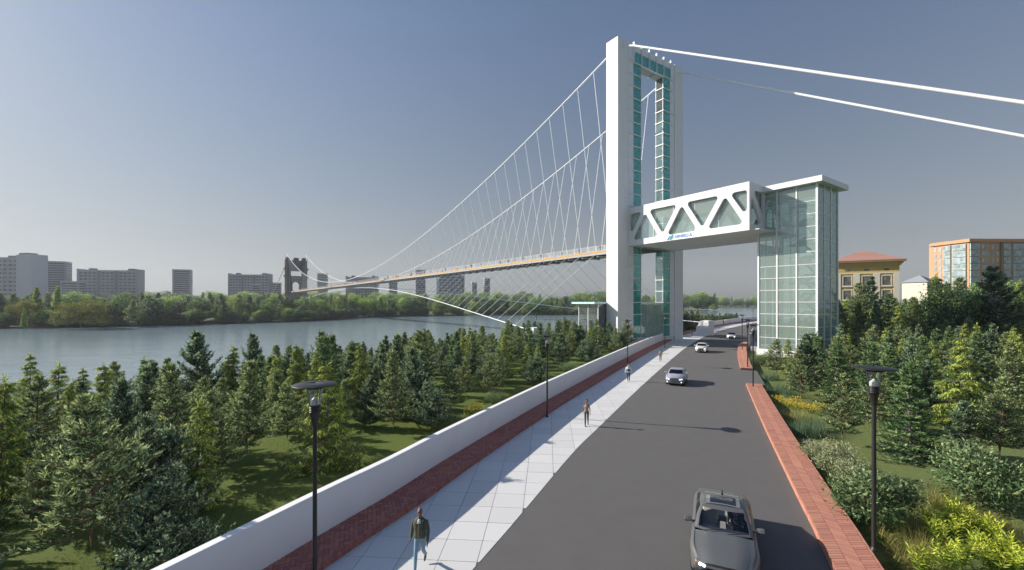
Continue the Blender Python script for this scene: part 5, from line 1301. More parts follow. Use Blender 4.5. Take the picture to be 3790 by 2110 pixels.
for i, (x, y) in enumerate([(2905, 1503), (2930, 1510), (2960, 1518), (2985, 1522), (3010, 1530), (3035, 1520), (2945, 1495), (2880, 1490)]):
    plant('yellow_flower_patch', 'patch of yellow flowers on the lawn below the dark layered pine', 'flowers', *gp(x, y), YF[i % 2], 'yellow flower patches')
for i, (x, y) in enumerate([(1740, 1534), (1765, 1520)]): plant('yellow_flower_patch', 'yellow flowers peeping over the parapet on the left lawn', 'flowers', *gp(x, y, left_z), YF[i % 2], 'yellow flowers behind the parapet')
for i, (x, y) in enumerate([(2915, 1552), (2945, 1556), (2975, 1560), (3000, 1566), (2960, 1545)]): plant('dry_grass_clump', 'straw coloured grass clump between the yellow flowers and the reeds', 'grass', *gp(x, y), DG[i % 2], 'straw grass between flowers and reeds').scale = (1.1, 1.1, 0.85)
for i, (x, y) in enumerate([(3290, 1585), (3320, 1592), (3340, 1578), (3260, 1560)]): plant('dry_grass_clump', 'feathery grey green grass clump behind the near right lamp', 'grass', *gp(x, y), RD[i % 3], 'feathery grass behind the near right lamp')
# short turf on the near lawns
def turf(name, pts, seed):
    rng = np.random.default_rng(seed); n = len(pts); P = np.array(pts); D = np.array([0, 0, 1.0])+rng.normal(size=(n, 3))*0.45
    me = leaf_mesh(name, P, D, rng.uniform(0.05, 0.11, n), np.full(n, 0.018), np.zeros(n), ('blade',), rng, 0.2); o = link(name, me); o['kind'] = 'stuff'; o['label'] = 'short mown lawn grass'; return o
rg = random.Random(3); pts = []
while len(pts) < 42000:
    y = 8.5+28*rg.random()**1.5; x = rg.uniform(-1.25*y, -0.1*y); l, d = KERB_L.near(x, y) if len(pts) < 0 else (0, 0); pts.append((x, y))
# keep those beyond the parapet (vectorised side test against the kerb line)
A = np.array(pts); kx = np.interp(A[:, 1], KERB_L.np[:, 1], KERB_L.np[:, 0]); A = A[A[:, 0] < kx-2.2]
kl = np.interp(A[:, 1], KERB_L.np[:, 1], KERB_L.nl)
dd = (np.interp(A[:, 1], KERB_L.np[:, 1], KERB_L.np[:, 0])-A[:, 0])*0.905-1.65
turf('turf_left', [(a[0], a[1], bank_z(d, l+0.4*d)-0.01) for a, d, l in zip(A, dd, kl)], 1)
pts = []
while len(pts) < 42000:
    y = 10+30*rg.random()**1.4; x = rg.uniform(0.4*y, 1.25*y); pts.append((x, y))
A = np.array(pts); kx = np.interp(A[:, 1], ROAD_R.np[:, 1], ROAD_R.np[:, 0]); A = A[A[:, 0] > kx+1.7]
turf('turf_right', [(a[0], a[1], -0.365) for a in A], 2)

# ------------------------------------------------------------------ cars
mat('paint_grey', (0.155, 0.160, 0.160), 0.38, 0.35, coat=0.35); mat('paint_lilac', (0.40, 0.40, 0.50), 0.32, 0.2, coat=0.5); mat('paint_white', (0.72, 0.71, 0.69), 0.3, 0.0, coat=0.6)
mat('tyre', (0.02, 0.02, 0.02), 0.85); mat('rim', (0.45, 0.45, 0.46), 0.3, 0.9); mat('trim_black', (0.02, 0.02, 0.022), 0.5); mat('chrome', (0.7, 0.7, 0.7), 0.15, 1.0)
mat('seat_leather', (0.52, 0.48, 0.42), 0.7, bump=0.2, bscale=40); mat('dash', (0.34, 0.33, 0.34), 0.8); mat('cabin_dark', (0.03, 0.03, 0.035), 0.9)
mat('headlamp', (0.9, 0.9, 0.9), 0.15, emit=(1, 1, 1), estr=1.6); mat('amber', (0.75, 0.25, 0.03), 0.3); mat('lamp_glass', (0.30, 0.31, 0.32), 0.12, 0.4)
mat('sunroof_pane', (0.012, 0.016, 0.03), 0.08, spec=0.5)
def car(label, x, y, rz, paint, glass, L=4.85, W=1.84, Hh=1.45, sedan=True, interior=False, nose=0.70, cowl=0.98, group=None, grille='sport', antenna='mast'):
    r = thing('car', label, 'car', (x, y, -0.012), rz, group); hl = L/2
    wf = -hl+0.90; wr = hl-0.98; wrad = 0.335
    yc = -hl+(1.36 if sedan else 1.05); yr = hl-(0.62 if sedan else 0.10)          # base of windscreen / rear window
    def hw(yy):
        q = smooth((abs(yy)-(hl-0.95))/0.95); return W/2*(1-(0.17 if yy < 0 else 0.10)*q*q)
    def belt(yy):
        if yy < yc: f = (yy+hl)/(yc+hl); return nose+(cowl-nose)*(1-(1-f)**1.7)
        if sedan and yy > yr-0.25: return cowl+0.05-0.10*smooth((yy-yr+0.25)/(hl-yr+0.25))
        return cowl+0.05*smooth((yy-yc)/1.2)
    def low(yy):
        z = 0.21+0.05*smooth((abs(yy)-(hl-0.5))/0.5)
        for wc in (wf, wr):
            d = abs(yy-wc)
            if d < wrad+0.06: z = max(z, 0.335+math.sqrt(max(0, (wrad+0.06)**2-d*d))*0.98)
        return z
    ys = sorted(set([round(-hl+L*i/52, 3) for i in range(53)]+[wf-0.393, wf+0.393, wr-0.393, wr+0.393, yc, yr]))
    rows = []
    for yy in ys:
        w = hw(yy); b = belt(yy); z0 = low(yy); crown = 0.045 if yy < yc else 0.02
        e = 0.03*smooth((-yy-hl+0.25)/0.25)
        mid = max(z0+0.03, lerp(z0, b, 0.45)); shoulder = max(mid+0.02, b-0.10)
        half = [(w-0.05, z0), (w-0.005, z0+0.06 if z0 < 0.4 else z0+0.02), (w, mid), (w-0.012, shoulder), (w-0.055, b-0.025), (w-0.115, b), (w*0.72, b+crown*0.45-(0.018 if yy < yc else 0)), (w*0.66, b+crown*0.75), (w*0.33, b+crown), (0, b+crown*1.08)]
        rows.append(half)
    nh = len(rows[0]); full = lambda h: [(-p[0], p[1]) for p in h]+[(p[0], p[1]) for p in reversed(h[:-1])]; nn = 2*nh-1
    vs = []
    for yy, h in zip(ys, rows):
        for i, (a, z) in enumerate(full(h)):
            bow = 0.16*(abs(a)/(W/2))**2.2*smooth((-yy-hl+1.0)/1.0)      # plan curvature of the nose
            vs.append((a, yy+bow, z))
    fs = []
    for i in range(len(ys)-1):
        for j in range(nn-1):
            cab = ys[i] >= yc-1e-4 and ys[i+1] <= yr+1e-4
            if cab and 5 <= j <= nn-7: continue
            fs.append((i*nn+j, (i+1)*nn+j, (i+1)*nn+j+1, i*nn+j+1))
    mb = MB(); mb.add(vs, fs, 0, True)
    for i, fl in ((0, False), (len(ys)-1, True)):
        ring = [i*nn+j for j in range(nn)]; mb.add([vs[q] for q in ring], [tuple(range(nn)) if fl else tuple(reversed(range(nn)))], 0)
    body = mb.obj('body', MAT[paint], r)
    m = body.modifiers.new('edge', 'EDGE_SPLIT'); m.split_angle = R(38)
    mb = MB(); mb.box(-W/2+0.12, W/2-0.12, -hl+0.15, hl-0.15, 0.17, 0.45); mb.obj('underbody', MAT['trim_black'], r)
    # greenhouse
    wb = W/2-0.115; wt = W/2-0.275; zt = Hh-0.035; ytf = yc+(0.86 if sedan else 0.72); ytr = yr-(0.72 if sedan else 0.42); zb = cowl
    nf, ns = 18, 24
    def loop(y0, y1, w, z, bow, zbelt=False):
        out = []
        for i in range(nf): q = -1+2*i/(nf-1); out.append((q*w, y0+bow*(abs(q)**2.2), (belt(y0) if zbelt else z)+0.0))
        for i in range(1, ns): t = i/(ns-1); yy = lerp(y0+bow, y1-bow*0.6, t); out.append((w+(0.02*math.sin(math.pi*t)), yy, belt(yy) if zbelt else z-0.02-0.045*abs(2*t-1)**3))
        for i in range(1, nf): q = 1-2*i/(nf-1); out.append((q*w, y1-bow*0.6*(abs(q)**2.2), belt(y1-0.05) if zbelt else z-0.065))
        for i in range(1, ns-1): t = 1-i/(ns-1); yy = lerp(y0+bow, y1-bow*0.6, t); out.append((-w-(0.02*math.sin(math.pi*t)), yy, belt(yy) if zbelt else z-0.02-0.045*abs(2*t-1)**3))
        return out
    lo = loop(yc, yr, wb, zb, 0.16, True); hi = loop(ytf, ytr, wt, zt, 0.10)
    N_ = len(lo); vr = [0, 0.10, 0.5, 0.90, 1.0]; ringv = []
    for v in vr:
        bul = 0.045*math.sin(math.pi*v); ringv.append([(lerp(a[0], b[0], v)*(1+bul), lerp(a[1], b[1], v), lerp(a[2], b[2], v)+0.01*math.sin(math.pi*v)) for a, b in zip(lo, hi)])
    parts = {}
    iF = range(0, nf-1); iR = range(nf-1, nf+ns-2); iB = range(nf+ns-2, 2*nf+ns-3); iL = range(2*nf+ns-3, N_)
    def zone(i, row):
        if row in (1, 2):
            if i in iF: return 'windscreen' if 0 < i < nf-2 else 'frame'
            if i in iB: return 'rear_window' if nf+ns-2 < i < 2*nf+ns-4 else 'frame'
            for rg_, nm in ((iR, 'side_window'), (iL, 'side_window.')):
                if i in rg_:
                    k = i-rg_[0]; n = len(rg_); 
                    if k in (0, n-1, n-2) or k == n//2: return 'frame'
                    return nm+('front' if (k < n//2) == (nm == 'side_window') else 'rear')
        return 'frame'
    for row in range(4):
        for i in range(N_):
            j = (i+1) % N_; parts.setdefault(zone(i, row), []).append([ringv[row][i], ringv[row][j], ringv[row+1][j], ringv[row+1][i]])
    fr = MB()
    for q in parts.pop('frame'): fr.add(q, [(0, 1, 2, 3)], 0, True)
    # domed roof skin
    top = ringv[4]; cx_, cy_ = 0.0, (ytf+ytr)/2; prev = top
    for k, (sc, dz) in enumerate(((0.82, 0.022), (0.5, 0.042), (0.18, 0.050), (0.0, 0.052))):
        cur = [(p[0]*sc, cy_+(p[1]-cy_)*sc, lerp(p[2], zt, 1-sc)+dz) for p in top]
        for i in range(N_):
            j = (i+1) % N_
            q = [prev[i], prev[j], cur[j], cur[i]] if sc > 0 else [prev[i], prev[j], cur[i]]
            fr.add(q, [tuple(range(len(q)))], 0, True)
        prev = cur
    me = fr.mesh('roof_frame', MAT[paint]); bm = bmesh.new(); bm.from_mesh(me); bmesh.ops.remove_doubles(bm, verts=bm.verts, dist=1e-4); bmesh.ops.recalc_face_normals(bm, faces=bm.faces)
    if interior:       # cut the sunroof opening
        kill = [f for f in bm.faces if abs(f.calc_center_median().x) < 0.40 and ytf+0.22 < f.calc_center_median().y < ytr-0.55 and f.calc_center_median().z > zt-0.01]
    bm.to_mesh(me); bm.free(); link('roof_frame', me, r)
    for nm, qs in parts.items():
        g = MB()
        for q in qs: g.add(q, [(0, 1, 2, 3)], 0, True)
        me = g.mesh('window', MAT[glass]); bm = bmesh.new(); bm.from_mesh(me); bmesh.ops.remove_doubles(bm, verts=bm.verts, dist=1e-4); bmesh.ops.recalc_face_normals(bm, faces=bm.faces); bm.to_mesh(me); bm.free()
        link('windscreen' if nm == 'windscreen' else 'rear_window' if nm == 'rear_window' else 'side_window', me, r)
    # cabin floor / lining
    mb = MB(); mb.box(-wb+0.02, wb-0.02, yc+0.05, yr-0.05, 0.35, 0.45); mb.obj('cabin_floor', MAT['cabin_dark'], r)
    mb = MB(); mb.box(-wb-0.02, -wb+0.03, yc+0.1, yr-0.1, 0.45, cowl-0.01); mb.obj('door_lining', MAT['cabin_dark'], r); mb = MB(); mb.box(wb-0.03, wb+0.02, yc+0.1, yr-0.1, 0.45, cowl-0.01); mb.obj('door_lining', MAT['cabin_dark'], r)
    # dashboard, wheel, seats
    mb = MB(); n = 8; vs = []
    for i in range(n+1):
        q = -1+2*i/n; xx = q*(wb-0.05); b = 0.15*abs(q)**2.2; vs += [(xx, yc+0.03+b, cowl-0.02), (xx, yc+0.40, cowl+0.0), (xx, yc+0.52, cowl-0.08), (xx, yc+0.50, 0.55)]
    mb.add(vs, [(i*4+k, i*4+k+1, (i+1)*4+k+1, (i+1)*4+k) for i in range(n) for k in range(3)], 0, True); mb.obj('dashboard', MAT['dash'], r)
    dx = 0.38
    mb = MB(); c = Vector((dx, yc+0.62, cowl-0.03)); ax = Vector((0, 0.85, 0.52)).normalized(); u = Vector((1, 0, 0)); v2 = ax.cross(u); mb.tube([c+(u*math.cos(t)+v2*math.sin(t))*0.185 for t in [2*math.pi*k/20 for k in range(21)]], 0.017, 6)
    mb.cbox(tuple(c), (0.16, 0.05, 0.10)); mb.obj('steering_wheel', MAT['trim_black'], r)
    for sx in ((-dx, dx) if interior else (-dx, dx)):
        s = MB(); y0 = yc+0.95
        def cush(bx_, by, bz, w, t, h, tilt):
            vs = []; K = 6
            for k in range(K+1):
                f = k/K; ww = w*(0.88+0.12*math.sin(math.pi*min(1, f*1.2))); tt = t*(0.75+0.25*math.sin(math.pi*f))
                for (a, b) in ((-1, -0.8), (-0.8, -1), (0.8, -1), (1, -0.8), (1, 0.8), (0.8, 1), (-0.8, 1), (-1, 0.8)): vs.append((bx_+a*ww/2, by+b*tt/2+tilt*h*f, bz+h*f))
            s.add(vs, [(k*8+i, k*8+(i+1) % 8, (k+1)*8+(i+1) % 8, (k+1)*8+i) for k in range(K) for i in range(8)]+[tuple(K*8+i for i in range(8)), tuple(reversed(range(8)))], 0, True)
        cush(sx, y0+0.58, 0.50, 0.50, 0.20, 0.62, 0.32); cush(sx, y0+0.80, 1.12, 0.27, 0.11, 0.20, 0.10)
        s.bbox(sx-0.26, sx+0.26, y0, y0+0.56, 0.45, 0.60, 0.05); s.obj('seat', MAT['seat_leather' if interior else 'cabin_dark'], r)
    mb = MB(); mb.bbox(-0.62, 0.62, yc+2.15, yc+2.75, 0.45, 0.62, 0.05); mb.bbox(-0.62, 0.62, yc+2.68, yc+2.86, 0.55, 1.10, 0.05); mb.obj('rear_seat', MAT['seat_leather' if interior else 'cabin_dark'], r)
    mb = MB(); mb.bbox(-0.12, 0.12, yc+0.55, yc+1.55, 0.45, 0.70, 0.03); mb.obj('centre_console', MAT['dash'], r)
    # wheels
    for sx in (-1, 1):
        for wy in (wf, wr):
            tm = MB(); prof = [(0.20, -0.10), (0.305, -0.105), (wrad, -0.075), (wrad, 0.075), (0.305, 0.105), (0.20, 0.10)]; n = 20
            vs = [(sx*(W/2-0.125)+o_, wy+rr*math.cos(2*math.pi*k/n), wrad+0.0+rr*math.sin(2*math.pi*k/n)) for (rr, o_) in prof for k in range(n)]
            tm.add(vs, [(i*n+k, i*n+(k+1) % n, (i+1)*n+(k+1) % n, (i+1)*n+k) for i in range(len(prof)-1) for k in range(n)], 0, True); wo = tm.obj('wheel', MAT['tyre'], r)
            rm = MB(); xo = sx*(W/2-0.03)
            for k in range(5):
                a = 2*math.pi*k/5; d = Vector((0, math.cos(a), math.sin(a))); pd = Vector((0, -math.sin(a), math.cos(a))); c0 = Vector((xo, wy, wrad)); q = [c0+pd*0.03, c0+d*0.2+pd*0.045, c0+d*0.2-pd*0.045, c0-pd*0.03]; rm.add(q, [(0, 1, 2, 3)] if sx > 0 else [(3, 2, 1, 0)])
            rm.add([(xo-sx*0.05, wy+0.21*math.cos(2*math.pi*k/n), wrad+0.21*math.sin(2*math.pi*k/n)) for k in range(n)], [tuple(range(n))]); rm.obj('rim', MAT['rim'], wo)
    # mirrors
    for sx in (-1, 1):
        mb = MB(); xi, xo_, ym, zm = sx*(W/2-0.01), sx*(W/2+0.22), yc+0.52, cowl+0.065
        prof = [(-0.075, -0.02), (-0.045, -0.075), (0.05, -0.08), (0.07, -0.06), (0.07, 0.075), (0.045, 0.085), (-0.045, 0.055)]; n = len(prof)
        vs = [(x_, ym+a*k_+0.03*(x_ == xo_), zm+b*k_) for x_, k_ in ((xi, 0.7), (lerp(xi, xo_, 0.5), 1.0), (lerp(xi, xo_, 0.9), 0.95), (xo_, 0.6)) for a, b in prof]
        mb.add(vs, [(i*n+j, i*n+(j+1) % n, (i+1)*n+(j+1) % n, (i+1)*n+j) for i in range(3) for j in range(n)]+[tuple(range(n)), tuple(reversed(range(3*n, 4*n)))], 0, False); mb.tube([(sx*(W/2-0.12), yc+0.55, cowl-0.01), (sx*(W/2+0.02), yc+0.53, cowl+0.03)], 0.03, 6); mb.obj('wing_mirror', MAT[paint], r)
    # front: grille, lamps, intakes, plate
    yf = -hl
    def patch(nm, pts, m, thick=0.03):
        "patch following the bowed nose: pts (x, z), y from plan curvature"
        P = [(p[0], yf+0.16*(abs(p[0])/(W/2))**2.2-0.012+(p[2] if len(p) > 2 else 0), p[1]) for p in pts]; q = MB(); n = len(P)
        q.add(P+[(p[0], p[1]+thick+0.05, p[2]) for p in P], [tuple(range(n)), tuple(reversed(range(n, 2*n)))]+[(i, n+i, n+(i+1) % n, (i+1) % n) for i in range(n)]); o = q.obj(nm, MAT[m], r); fix_normals(o.data); return o
    if grille == 'sport':
        g = patch('grille', [(-0.40, 0.62), (-0.30, 0.68), (0.30, 0.68), (0.40, 0.62), (0.33, 0.34), (-0.33, 0.34)], 'trim_black')
        for k in range(6):
            q = MB(); z = 0.37+k*0.052; ww = 0.33+0.06*(k/5); q.box(-ww, ww, yf-0.03, yf-0.012, z, z+0.022); q.obj('grille_bar', MAT['chrome'], g)
    else:
        g = patch('grille', [(-0.52, 0.66), (0.52, 0.66), (0.46, 0.60), (-0.46, 0.60)], 'chrome'); g2 = patch('grille', [(-0.50, 0.54), (0.50, 0.54), (0.42, 0.32), (-0.42, 0.32)], 'trim_black')
        for k in range(4): q = MB(); z = 0.345+k*0.05; q.box(-0.44, 0.44, yf-0.03, yf-0.012, z, z+0.018); q.obj('grille_bar', MAT['chrome'], g2)
    for sx in (-1, 1):
        w = hw(-hl); h = patch('headlight', [(sx*0.44, 0.60), (sx*0.48, 0.68), (sx*(w-0.04), 0.74, 0.02), (sx*(w-0.01), 0.66, 0.0)], 'lamp_glass' if interior else 'headlamp', 0.05)
        if interior:
            for q_, (xx, zz) in enumerate(((0.52, 0.645), (0.62, 0.665))): q = MB(); q.ellipsoid((sx*xx, yf+0.05, zz), (0.05, 0.10, 0.032), 8, 6); q.obj('lamp_bulb', MAT['headlamp'], h)
            q = MB(); q.ellipsoid((sx*(w-0.05), yf+0.13, 0.69), (0.045, 0.05, 0.035), 8, 6); q.obj('indicator', MAT['amber'], h)
        f = patch('fog_lamp', [(sx*0.46, 0.34), (sx*0.48, 0.44), (sx*0.72, 0.44), (sx*0.72, 0.35)], 'trim_black'); q = MB(); q.ellipsoid((sx*0.63, yf+0.06, 0.395), (0.05, 0.06, 0.04), 8, 6); q.obj('lamp_bulb', MAT['headlamp'], f)
    # hood shut lines, wipers
    for sx in (-1, 1):
        mb = MB(); pts = []
        for k in range(9):
            yy = lerp(-hl+0.22, yc-0.05, k/8); pts.append((sx*(hw(yy)-0.115), yy+0.16*smooth((-yy-hl+1.0)/1.0)*0.7, belt(yy)+0.004))
        mb.tube(pts, 0.006, 4); mb.obj('bonnet_seam', MAT['trim_black'], r)
        mb = MB(); x0 = -0.55 if sx < 0 else 0.10; mb.tube([(x0, yc-0.02, cowl+0.035), (x0+0.55, yc+0.12, cowl+0.10)], 0.011, 4); mb.obj('wiper', MAT['trim_black'], r)
    mb = MB(); mb.tube([(0.0, ytr-0.25, zt+0.03), (0.0, ytr-0.05, zt+(0.32 if antenna == 'mast' else 0.12))], [0.010, 0.004] if antenna == 'mast' else [0.04, 0.008], 5); mb.obj('antenna', MAT['trim_black'], r)
    if interior:
        a, b = ytf+0.14, ytr-0.42
        def roof_patch(nm, hx, y0, y1, dz, m, par):
            q = MB(); K = 8; vs = []; xs = [hx*(-1+2*k/6) for k in range(7)]
            for i in range(K+1):
                for xx in xs:
                    yy = lerp(y0, y1, i/K); f = (2*(yy-a)/(b-a)-1); vs.append((xx, yy, zt+0.074+dz-0.036*(xx/0.6)**2-0.016*f*f))
            q.add(vs, [(i*7+k, (i+1)*7+k, (i+1)*7+k+1, i*7+k+1) for i in range(K) for k in range(6)], 0, True); return q.obj(nm, MAT[m], par)
        sr = roof_patch('sunroof', 0.50, a, b, 0.0, 'lamp_glass', r); roof_patch('sunroof_pane', 0.38, a+0.07, b-0.07, 0.006, 'sunroof_pane', sr)
    for sx in (-1, 1):
        for yy in (yc+1.05, yc+2.0): mb = MB(); mb.cbox((sx*(W/2-0.005), yy, 0.80), (0.03, 0.16, 0.03)); mb.obj('door_handle', MAT['chrome'], r)
    return r, dict(yc=yc, cowl=cowl, dx=dx)
def heading(curve, y): p, t, n = curve.at(curve.l_at_y(y)); return math.atan2(-t.x, t.y)
CAR1 = (6.85, 14.25, R(-24.5)); near_car, ncd = car('dark grey saloon car with a sunroof and a driver, nearest car at the bottom', *CAR1, 'paint_grey', 'pane_car', interior=True, grille='wide', antenna='fin')
car('lilac grey hatchback with a large mesh grille, second car on the road', 16.45, 43.8, R(-27), 'paint_lilac', 'pane_car_dark', L=3.98, W=1.76, Hh=1.44, sedan=False, nose=0.74, cowl=1.0)
car('white hatchback in front of the shadow of the walkway', 30.9, 71.4, R(-28), 'paint_white', 'pane_car_dark', L=3.98, W=1.76, Hh=1.44, sedan=False, nose=0.74, cowl=1.0)
car('white saloon car farthest away on the road, beyond the walkway', 48.7, 97.2, R(-29), 'paint_white', 'pane_car_dark', L=4.8, W=1.84, Hh=1.46, sedan=True, grille='wide', antenna='fin')

# ------------------------------------------------------------------ people: one continuous skin each, grown from overlapping limbs by voxel remeshing
from mathutils.kdtree import KDTree
mat('skin_brown', (0.20, 0.095, 0.055), 0.55); mat('skin_light', (0.50, 0.30, 0.22), 0.55); mat('skin_tan', (0.30, 0.15, 0.09), 0.55)
mat('jacket_olive', (0.085, 0.095, 0.065), 0.8, noise=0.2, nscale=9, bump=0.5, bscale=14); mat('jeans', (0.22, 0.36, 0.46), 0.85, noise=0.2, nscale=8, bump=0.3, bscale=18); mat('shoe_black', (0.025, 0.025, 0.028), 0.6)
mat('shirt_white', (0.75, 0.76, 0.78), 0.85); mat('trousers_dark', (0.045, 0.05, 0.06), 0.85, noise=0.2, nscale=8); mat('top_beige', (0.36, 0.26, 0.19), 0.8, noise=0.1, nscale=9); mat('trousers_olive', (0.075, 0.08, 0.07), 0.85, noise=0.2, nscale=8)
mat('jacket_white', (0.72, 0.72, 0.73), 0.85, noise=0.05, nscale=9); mat('jacket_slate', (0.10, 0.11, 0.13), 0.85); mat('hair_black', (0.015, 0.012, 0.010), 0.7); mat('eye_dark', (0.02, 0.015, 0.012), 0.3); mat('lip', (0.22, 0.08, 0.06), 0.5); mat('shoe_white', (0.65, 0.65, 0.66), 0.6); mat('suit_navy', (0.02, 0.022, 0.032), 0.8); mat('strap_navy', (0.015, 0.015, 0.03), 0.7); mat('skin_shoe', (0.16, 0.09, 0.05), 0.6)
class Fig:
    def __init__(s): s.v = []; s.f = []; s.tag = []
    def _add(s, vs, fs, t):
        o = len(s.v); s.v += [tuple(p) for p in vs]; s.f += [tuple(i+o for i in f) for f in fs]; s.tag += [t]*len(vs)
    def limb(s, pts, rs, t, n=10):
        mb = MB(); mb.tube(pts, rs, n); s._add(mb.v, mb.f, t)
        for p, r in zip(pts, rs): s.ball(p, (r, r, r), t, 10, 6)
    def ball(s, c, r, t, nu=12, nv=8, rot=None): mb = MB(); mb.ellipsoid(c, r, nu, nv, 0, rot); s._add(mb.v, mb.f, t)
    def loft(s, rings, t, n=16):
        "rings: (cx, cy, z, rx, ry)"
        vs = []; 
        for (cx, cy, z, rx, ry) in rings:
            for k in range(n): a = 2*math.pi*k/n; c, q = math.cos(a), math.sin(a); e = 0.8; vs.append((cx+rx*math.copysign(abs(c)**e, c), cy+ry*math.copysign(abs(q)**e, q), z))
        K = len(rings); s._add(vs, [(i*n+k, i*n+(k+1) % n, (i+1)*n+(k+1) % n, (i+1)*n+k) for i in range(K-1) for k in range(n)]+[tuple(reversed(range(n))), tuple((K-1)*n+k for k in range(n))], t)
    def build(s, name, voxel, mats):
        me = bpy.data.meshes.new(name); me.from_pydata(s.v, [], s.f); o = bpy.data.objects.new(name, me); COL.objects.link(o)
        m = o.modifiers.new('remesh', 'REMESH'); m.mode = 'VOXEL'; m.voxel_size = voxel; m.use_smooth_shade = True
        m2 = o.modifiers.new('smooth', 'SMOOTH'); m2.factor = 0.5; m2.iterations = 3
        bpy.context.view_layer.update(); new = bpy.data.meshes.new_from_object(o.evaluated_get(bpy.context.evaluated_depsgraph_get())); bpy.data.objects.remove(o)
        kd = KDTree(len(s.v)); [kd.insert(p, i) for i, p in enumerate(s.v)]; kd.balance()
        names = sorted(set(s.tag)); new.materials.clear()
        for t in names: new.materials.append(MAT[mats[t]])
        idx = [names.index(s.tag[kd.find(p.center)[1]]) for p in new.polygons]; new.polygons.foreach_set('material_index', idx); shade_smooth(new); new.name = name; return new
def hand(F, w, d, side, t, curl=0.5, sc=1.0):
    "w wrist, d forearm direction (down); side +1 = thumb towards -y"
    w = Vector(w); d = Vector(d).normalized(); f = Vector((0, -1, 0)); f = (f-d*f.dot(d)).normalized(); o = d.cross(f)       # f: towards the front (thumb edge)
    F.limb([w, w+d*0.05*sc], [0.026*sc, 0.030*sc], t); F.ball(tuple(w+d*0.065*sc), (0.030*sc, 0.042*sc, 0.050*sc), t)
    for k, ln in enumerate((0.068, 0.078, 0.072, 0.056)):
        b = w+d*0.095*sc+f*(0.030-0.020*k)*sc; m = b+d*ln*0.5*sc+o*side*0.006*curl; e = m+(d*0.8-o*side*curl*0.7)*ln*0.5*sc; F.limb([b, m, e], [0.0105*sc, 0.0100*sc, 0.0085*sc], t, 6)
    b = w+d*0.035*sc+f*0.030*sc; F.limb([b, b+(d*0.6+f*0.7)*0.035*sc, b+(d*1.2+f*0.75)*0.05*sc], [0.013*sc, 0.012*sc, 0.009*sc], t, 6)
def person_mesh(name, voxel, mats, female=False, stride=0.28, H=1.78, head_turn=0.0, bend=0.6, jacket=True, sleeve='top', hair=None, arm_out=0.0, standing=False, bulky=1.0):
    """figure facing -y. tags: skin, top, inner, leg, shoe, eye, lip, sole"""
    F = Fig(); k = H/1.78; sh = 0.190 if not female else 0.155; hipw = 0.088; br = bulky
    def P(x, y, z): return (x*k, y*k, z*k)
    # legs: front leg (+x in his left = image right is +x)
    if standing: legs = ((-1, -0.02, 0.0, 0.0), (1, 0.02, 0.0, 0.0))
    else: legs = ((-1, -stride, 0.0, 0.0), (1, stride*1.0, 0.16*bend, 1.0))
    for sx, dy, lift, back in legs:
        hip = P(sx*hipw, 0.0, 0.93); ank = P(sx*0.075, dy+(0.05 if back else 0), 0.085+lift); knee = P(sx*0.085, dy*0.45-0.03-(0.05 if back else 0), 0.50+0.02*back)
        th = 0.083*(1.0 if not female else 1.02)*br; F.limb([hip, (Vector(hip)*0.5+Vector(knee)*0.5), knee], [th*k, th*0.86*k, 0.062*k], 'leg'); F.limb([knee, (Vector(knee)*0.55+Vector(ank)*0.45), ank], [0.060*k, 0.057*k*br, 0.046*k*br], 'leg')
        a = Vector(ank); pitch = 0.75*back; fd = Vector((0, -math.cos(pitch), -math.sin(pitch))); ud = Vector((0, -math.sin(pitch), math.cos(pitch)))*1.0
        F.limb([a+ud*0.0-Vector((0, 0, 0.03))*k, a-ud*0.045*k], [0.040*k, 0.042*k], 'shoe'); 
        F.limb([a-ud*0.050*k-fd*0.035*k, a-ud*0.052*k+fd*0.09*k, a-ud*0.058*k+fd*0.165*k], [0.036*k, 0.038*k, 0.028*k], 'shoe')
    # pelvis and torso
    F.loft([(0, 0, 0.86*k, 0.135*k*br, 0.095*k), (0, 0.005*k, 0.93*k, 0.165*k*br, 0.112*k), (0, 0, 0.955*k, 0.155*k*br, 0.105*k)], 'leg')
    if jacket: rings = [(0, 0, 0.91, 0.180*br, 0.130), (0, 0, 0.94, 0.184*br, 0.132), (0, 0, 0.98, 0.184*br, 0.131), (0, 0.0, 1.03, 0.178*br, 0.126), (0, 0.0, 1.09, 0.174*br, 0.123), (0, 0, 1.16, 0.180*br, 0.126), (0, -0.005, 1.24, 0.190*br, 0.130), (0, 0, 1.34, 0.205*br, 0.126), (0, 0.01, 1.405, 0.190*br, 0.105), (0, 0.012, 1.445, 0.140*br, 0.088), (0, 0.015, 1.49, 0.085, 0.072)]
    elif female: rings = [(0, 0, 1.02, 0.142, 0.098), (0, 0, 1.10, 0.124, 0.088), (0, -0.005, 1.20, 0.138, 0.100), (0, -0.02, 1.29, 0.150, 0.118), (0, 0, 1.36, 0.145, 0.092), (0, 0.01, 1.42, 0.115, 0.070)]
    else: rings = [(0, 0, 0.95, 0.160, 0.112), (0, 0, 1.08, 0.150, 0.105), (0, -0.005, 1.25, 0.172, 0.118), (0, 0, 1.36, 0.178, 0.112), (0, 0.01, 1.44, 0.140, 0.085), (0, 0.01, 1.48, 0.08, 0.065)]
    F.loft([tuple(q*k for q in r) for r in rings], 'top')
    if female: F.loft([(0, 0, 0.97*k, 0.140*k, 0.098*k), (0, 0, 1.03*k, 0.126*k, 0.090*k)], 'skin'); F.loft([(0, 0.005*k, 1.37*k, 0.135*k, 0.078*k), (0, 0.012*k, 1.44*k, 0.085*k, 0.060*k)], 'skin')
    if jacket: F.ball(P(-0.01, -0.088, 1.42), (0.022*k, 0.020*k, 0.045*k), 'inner')
    # neck and head
    c, s_ = math.cos(head_turn), math.sin(head_turn)
    def HP(x, y, z): return P(x*c-y*s_, x*s_+y*c+0.0, z)
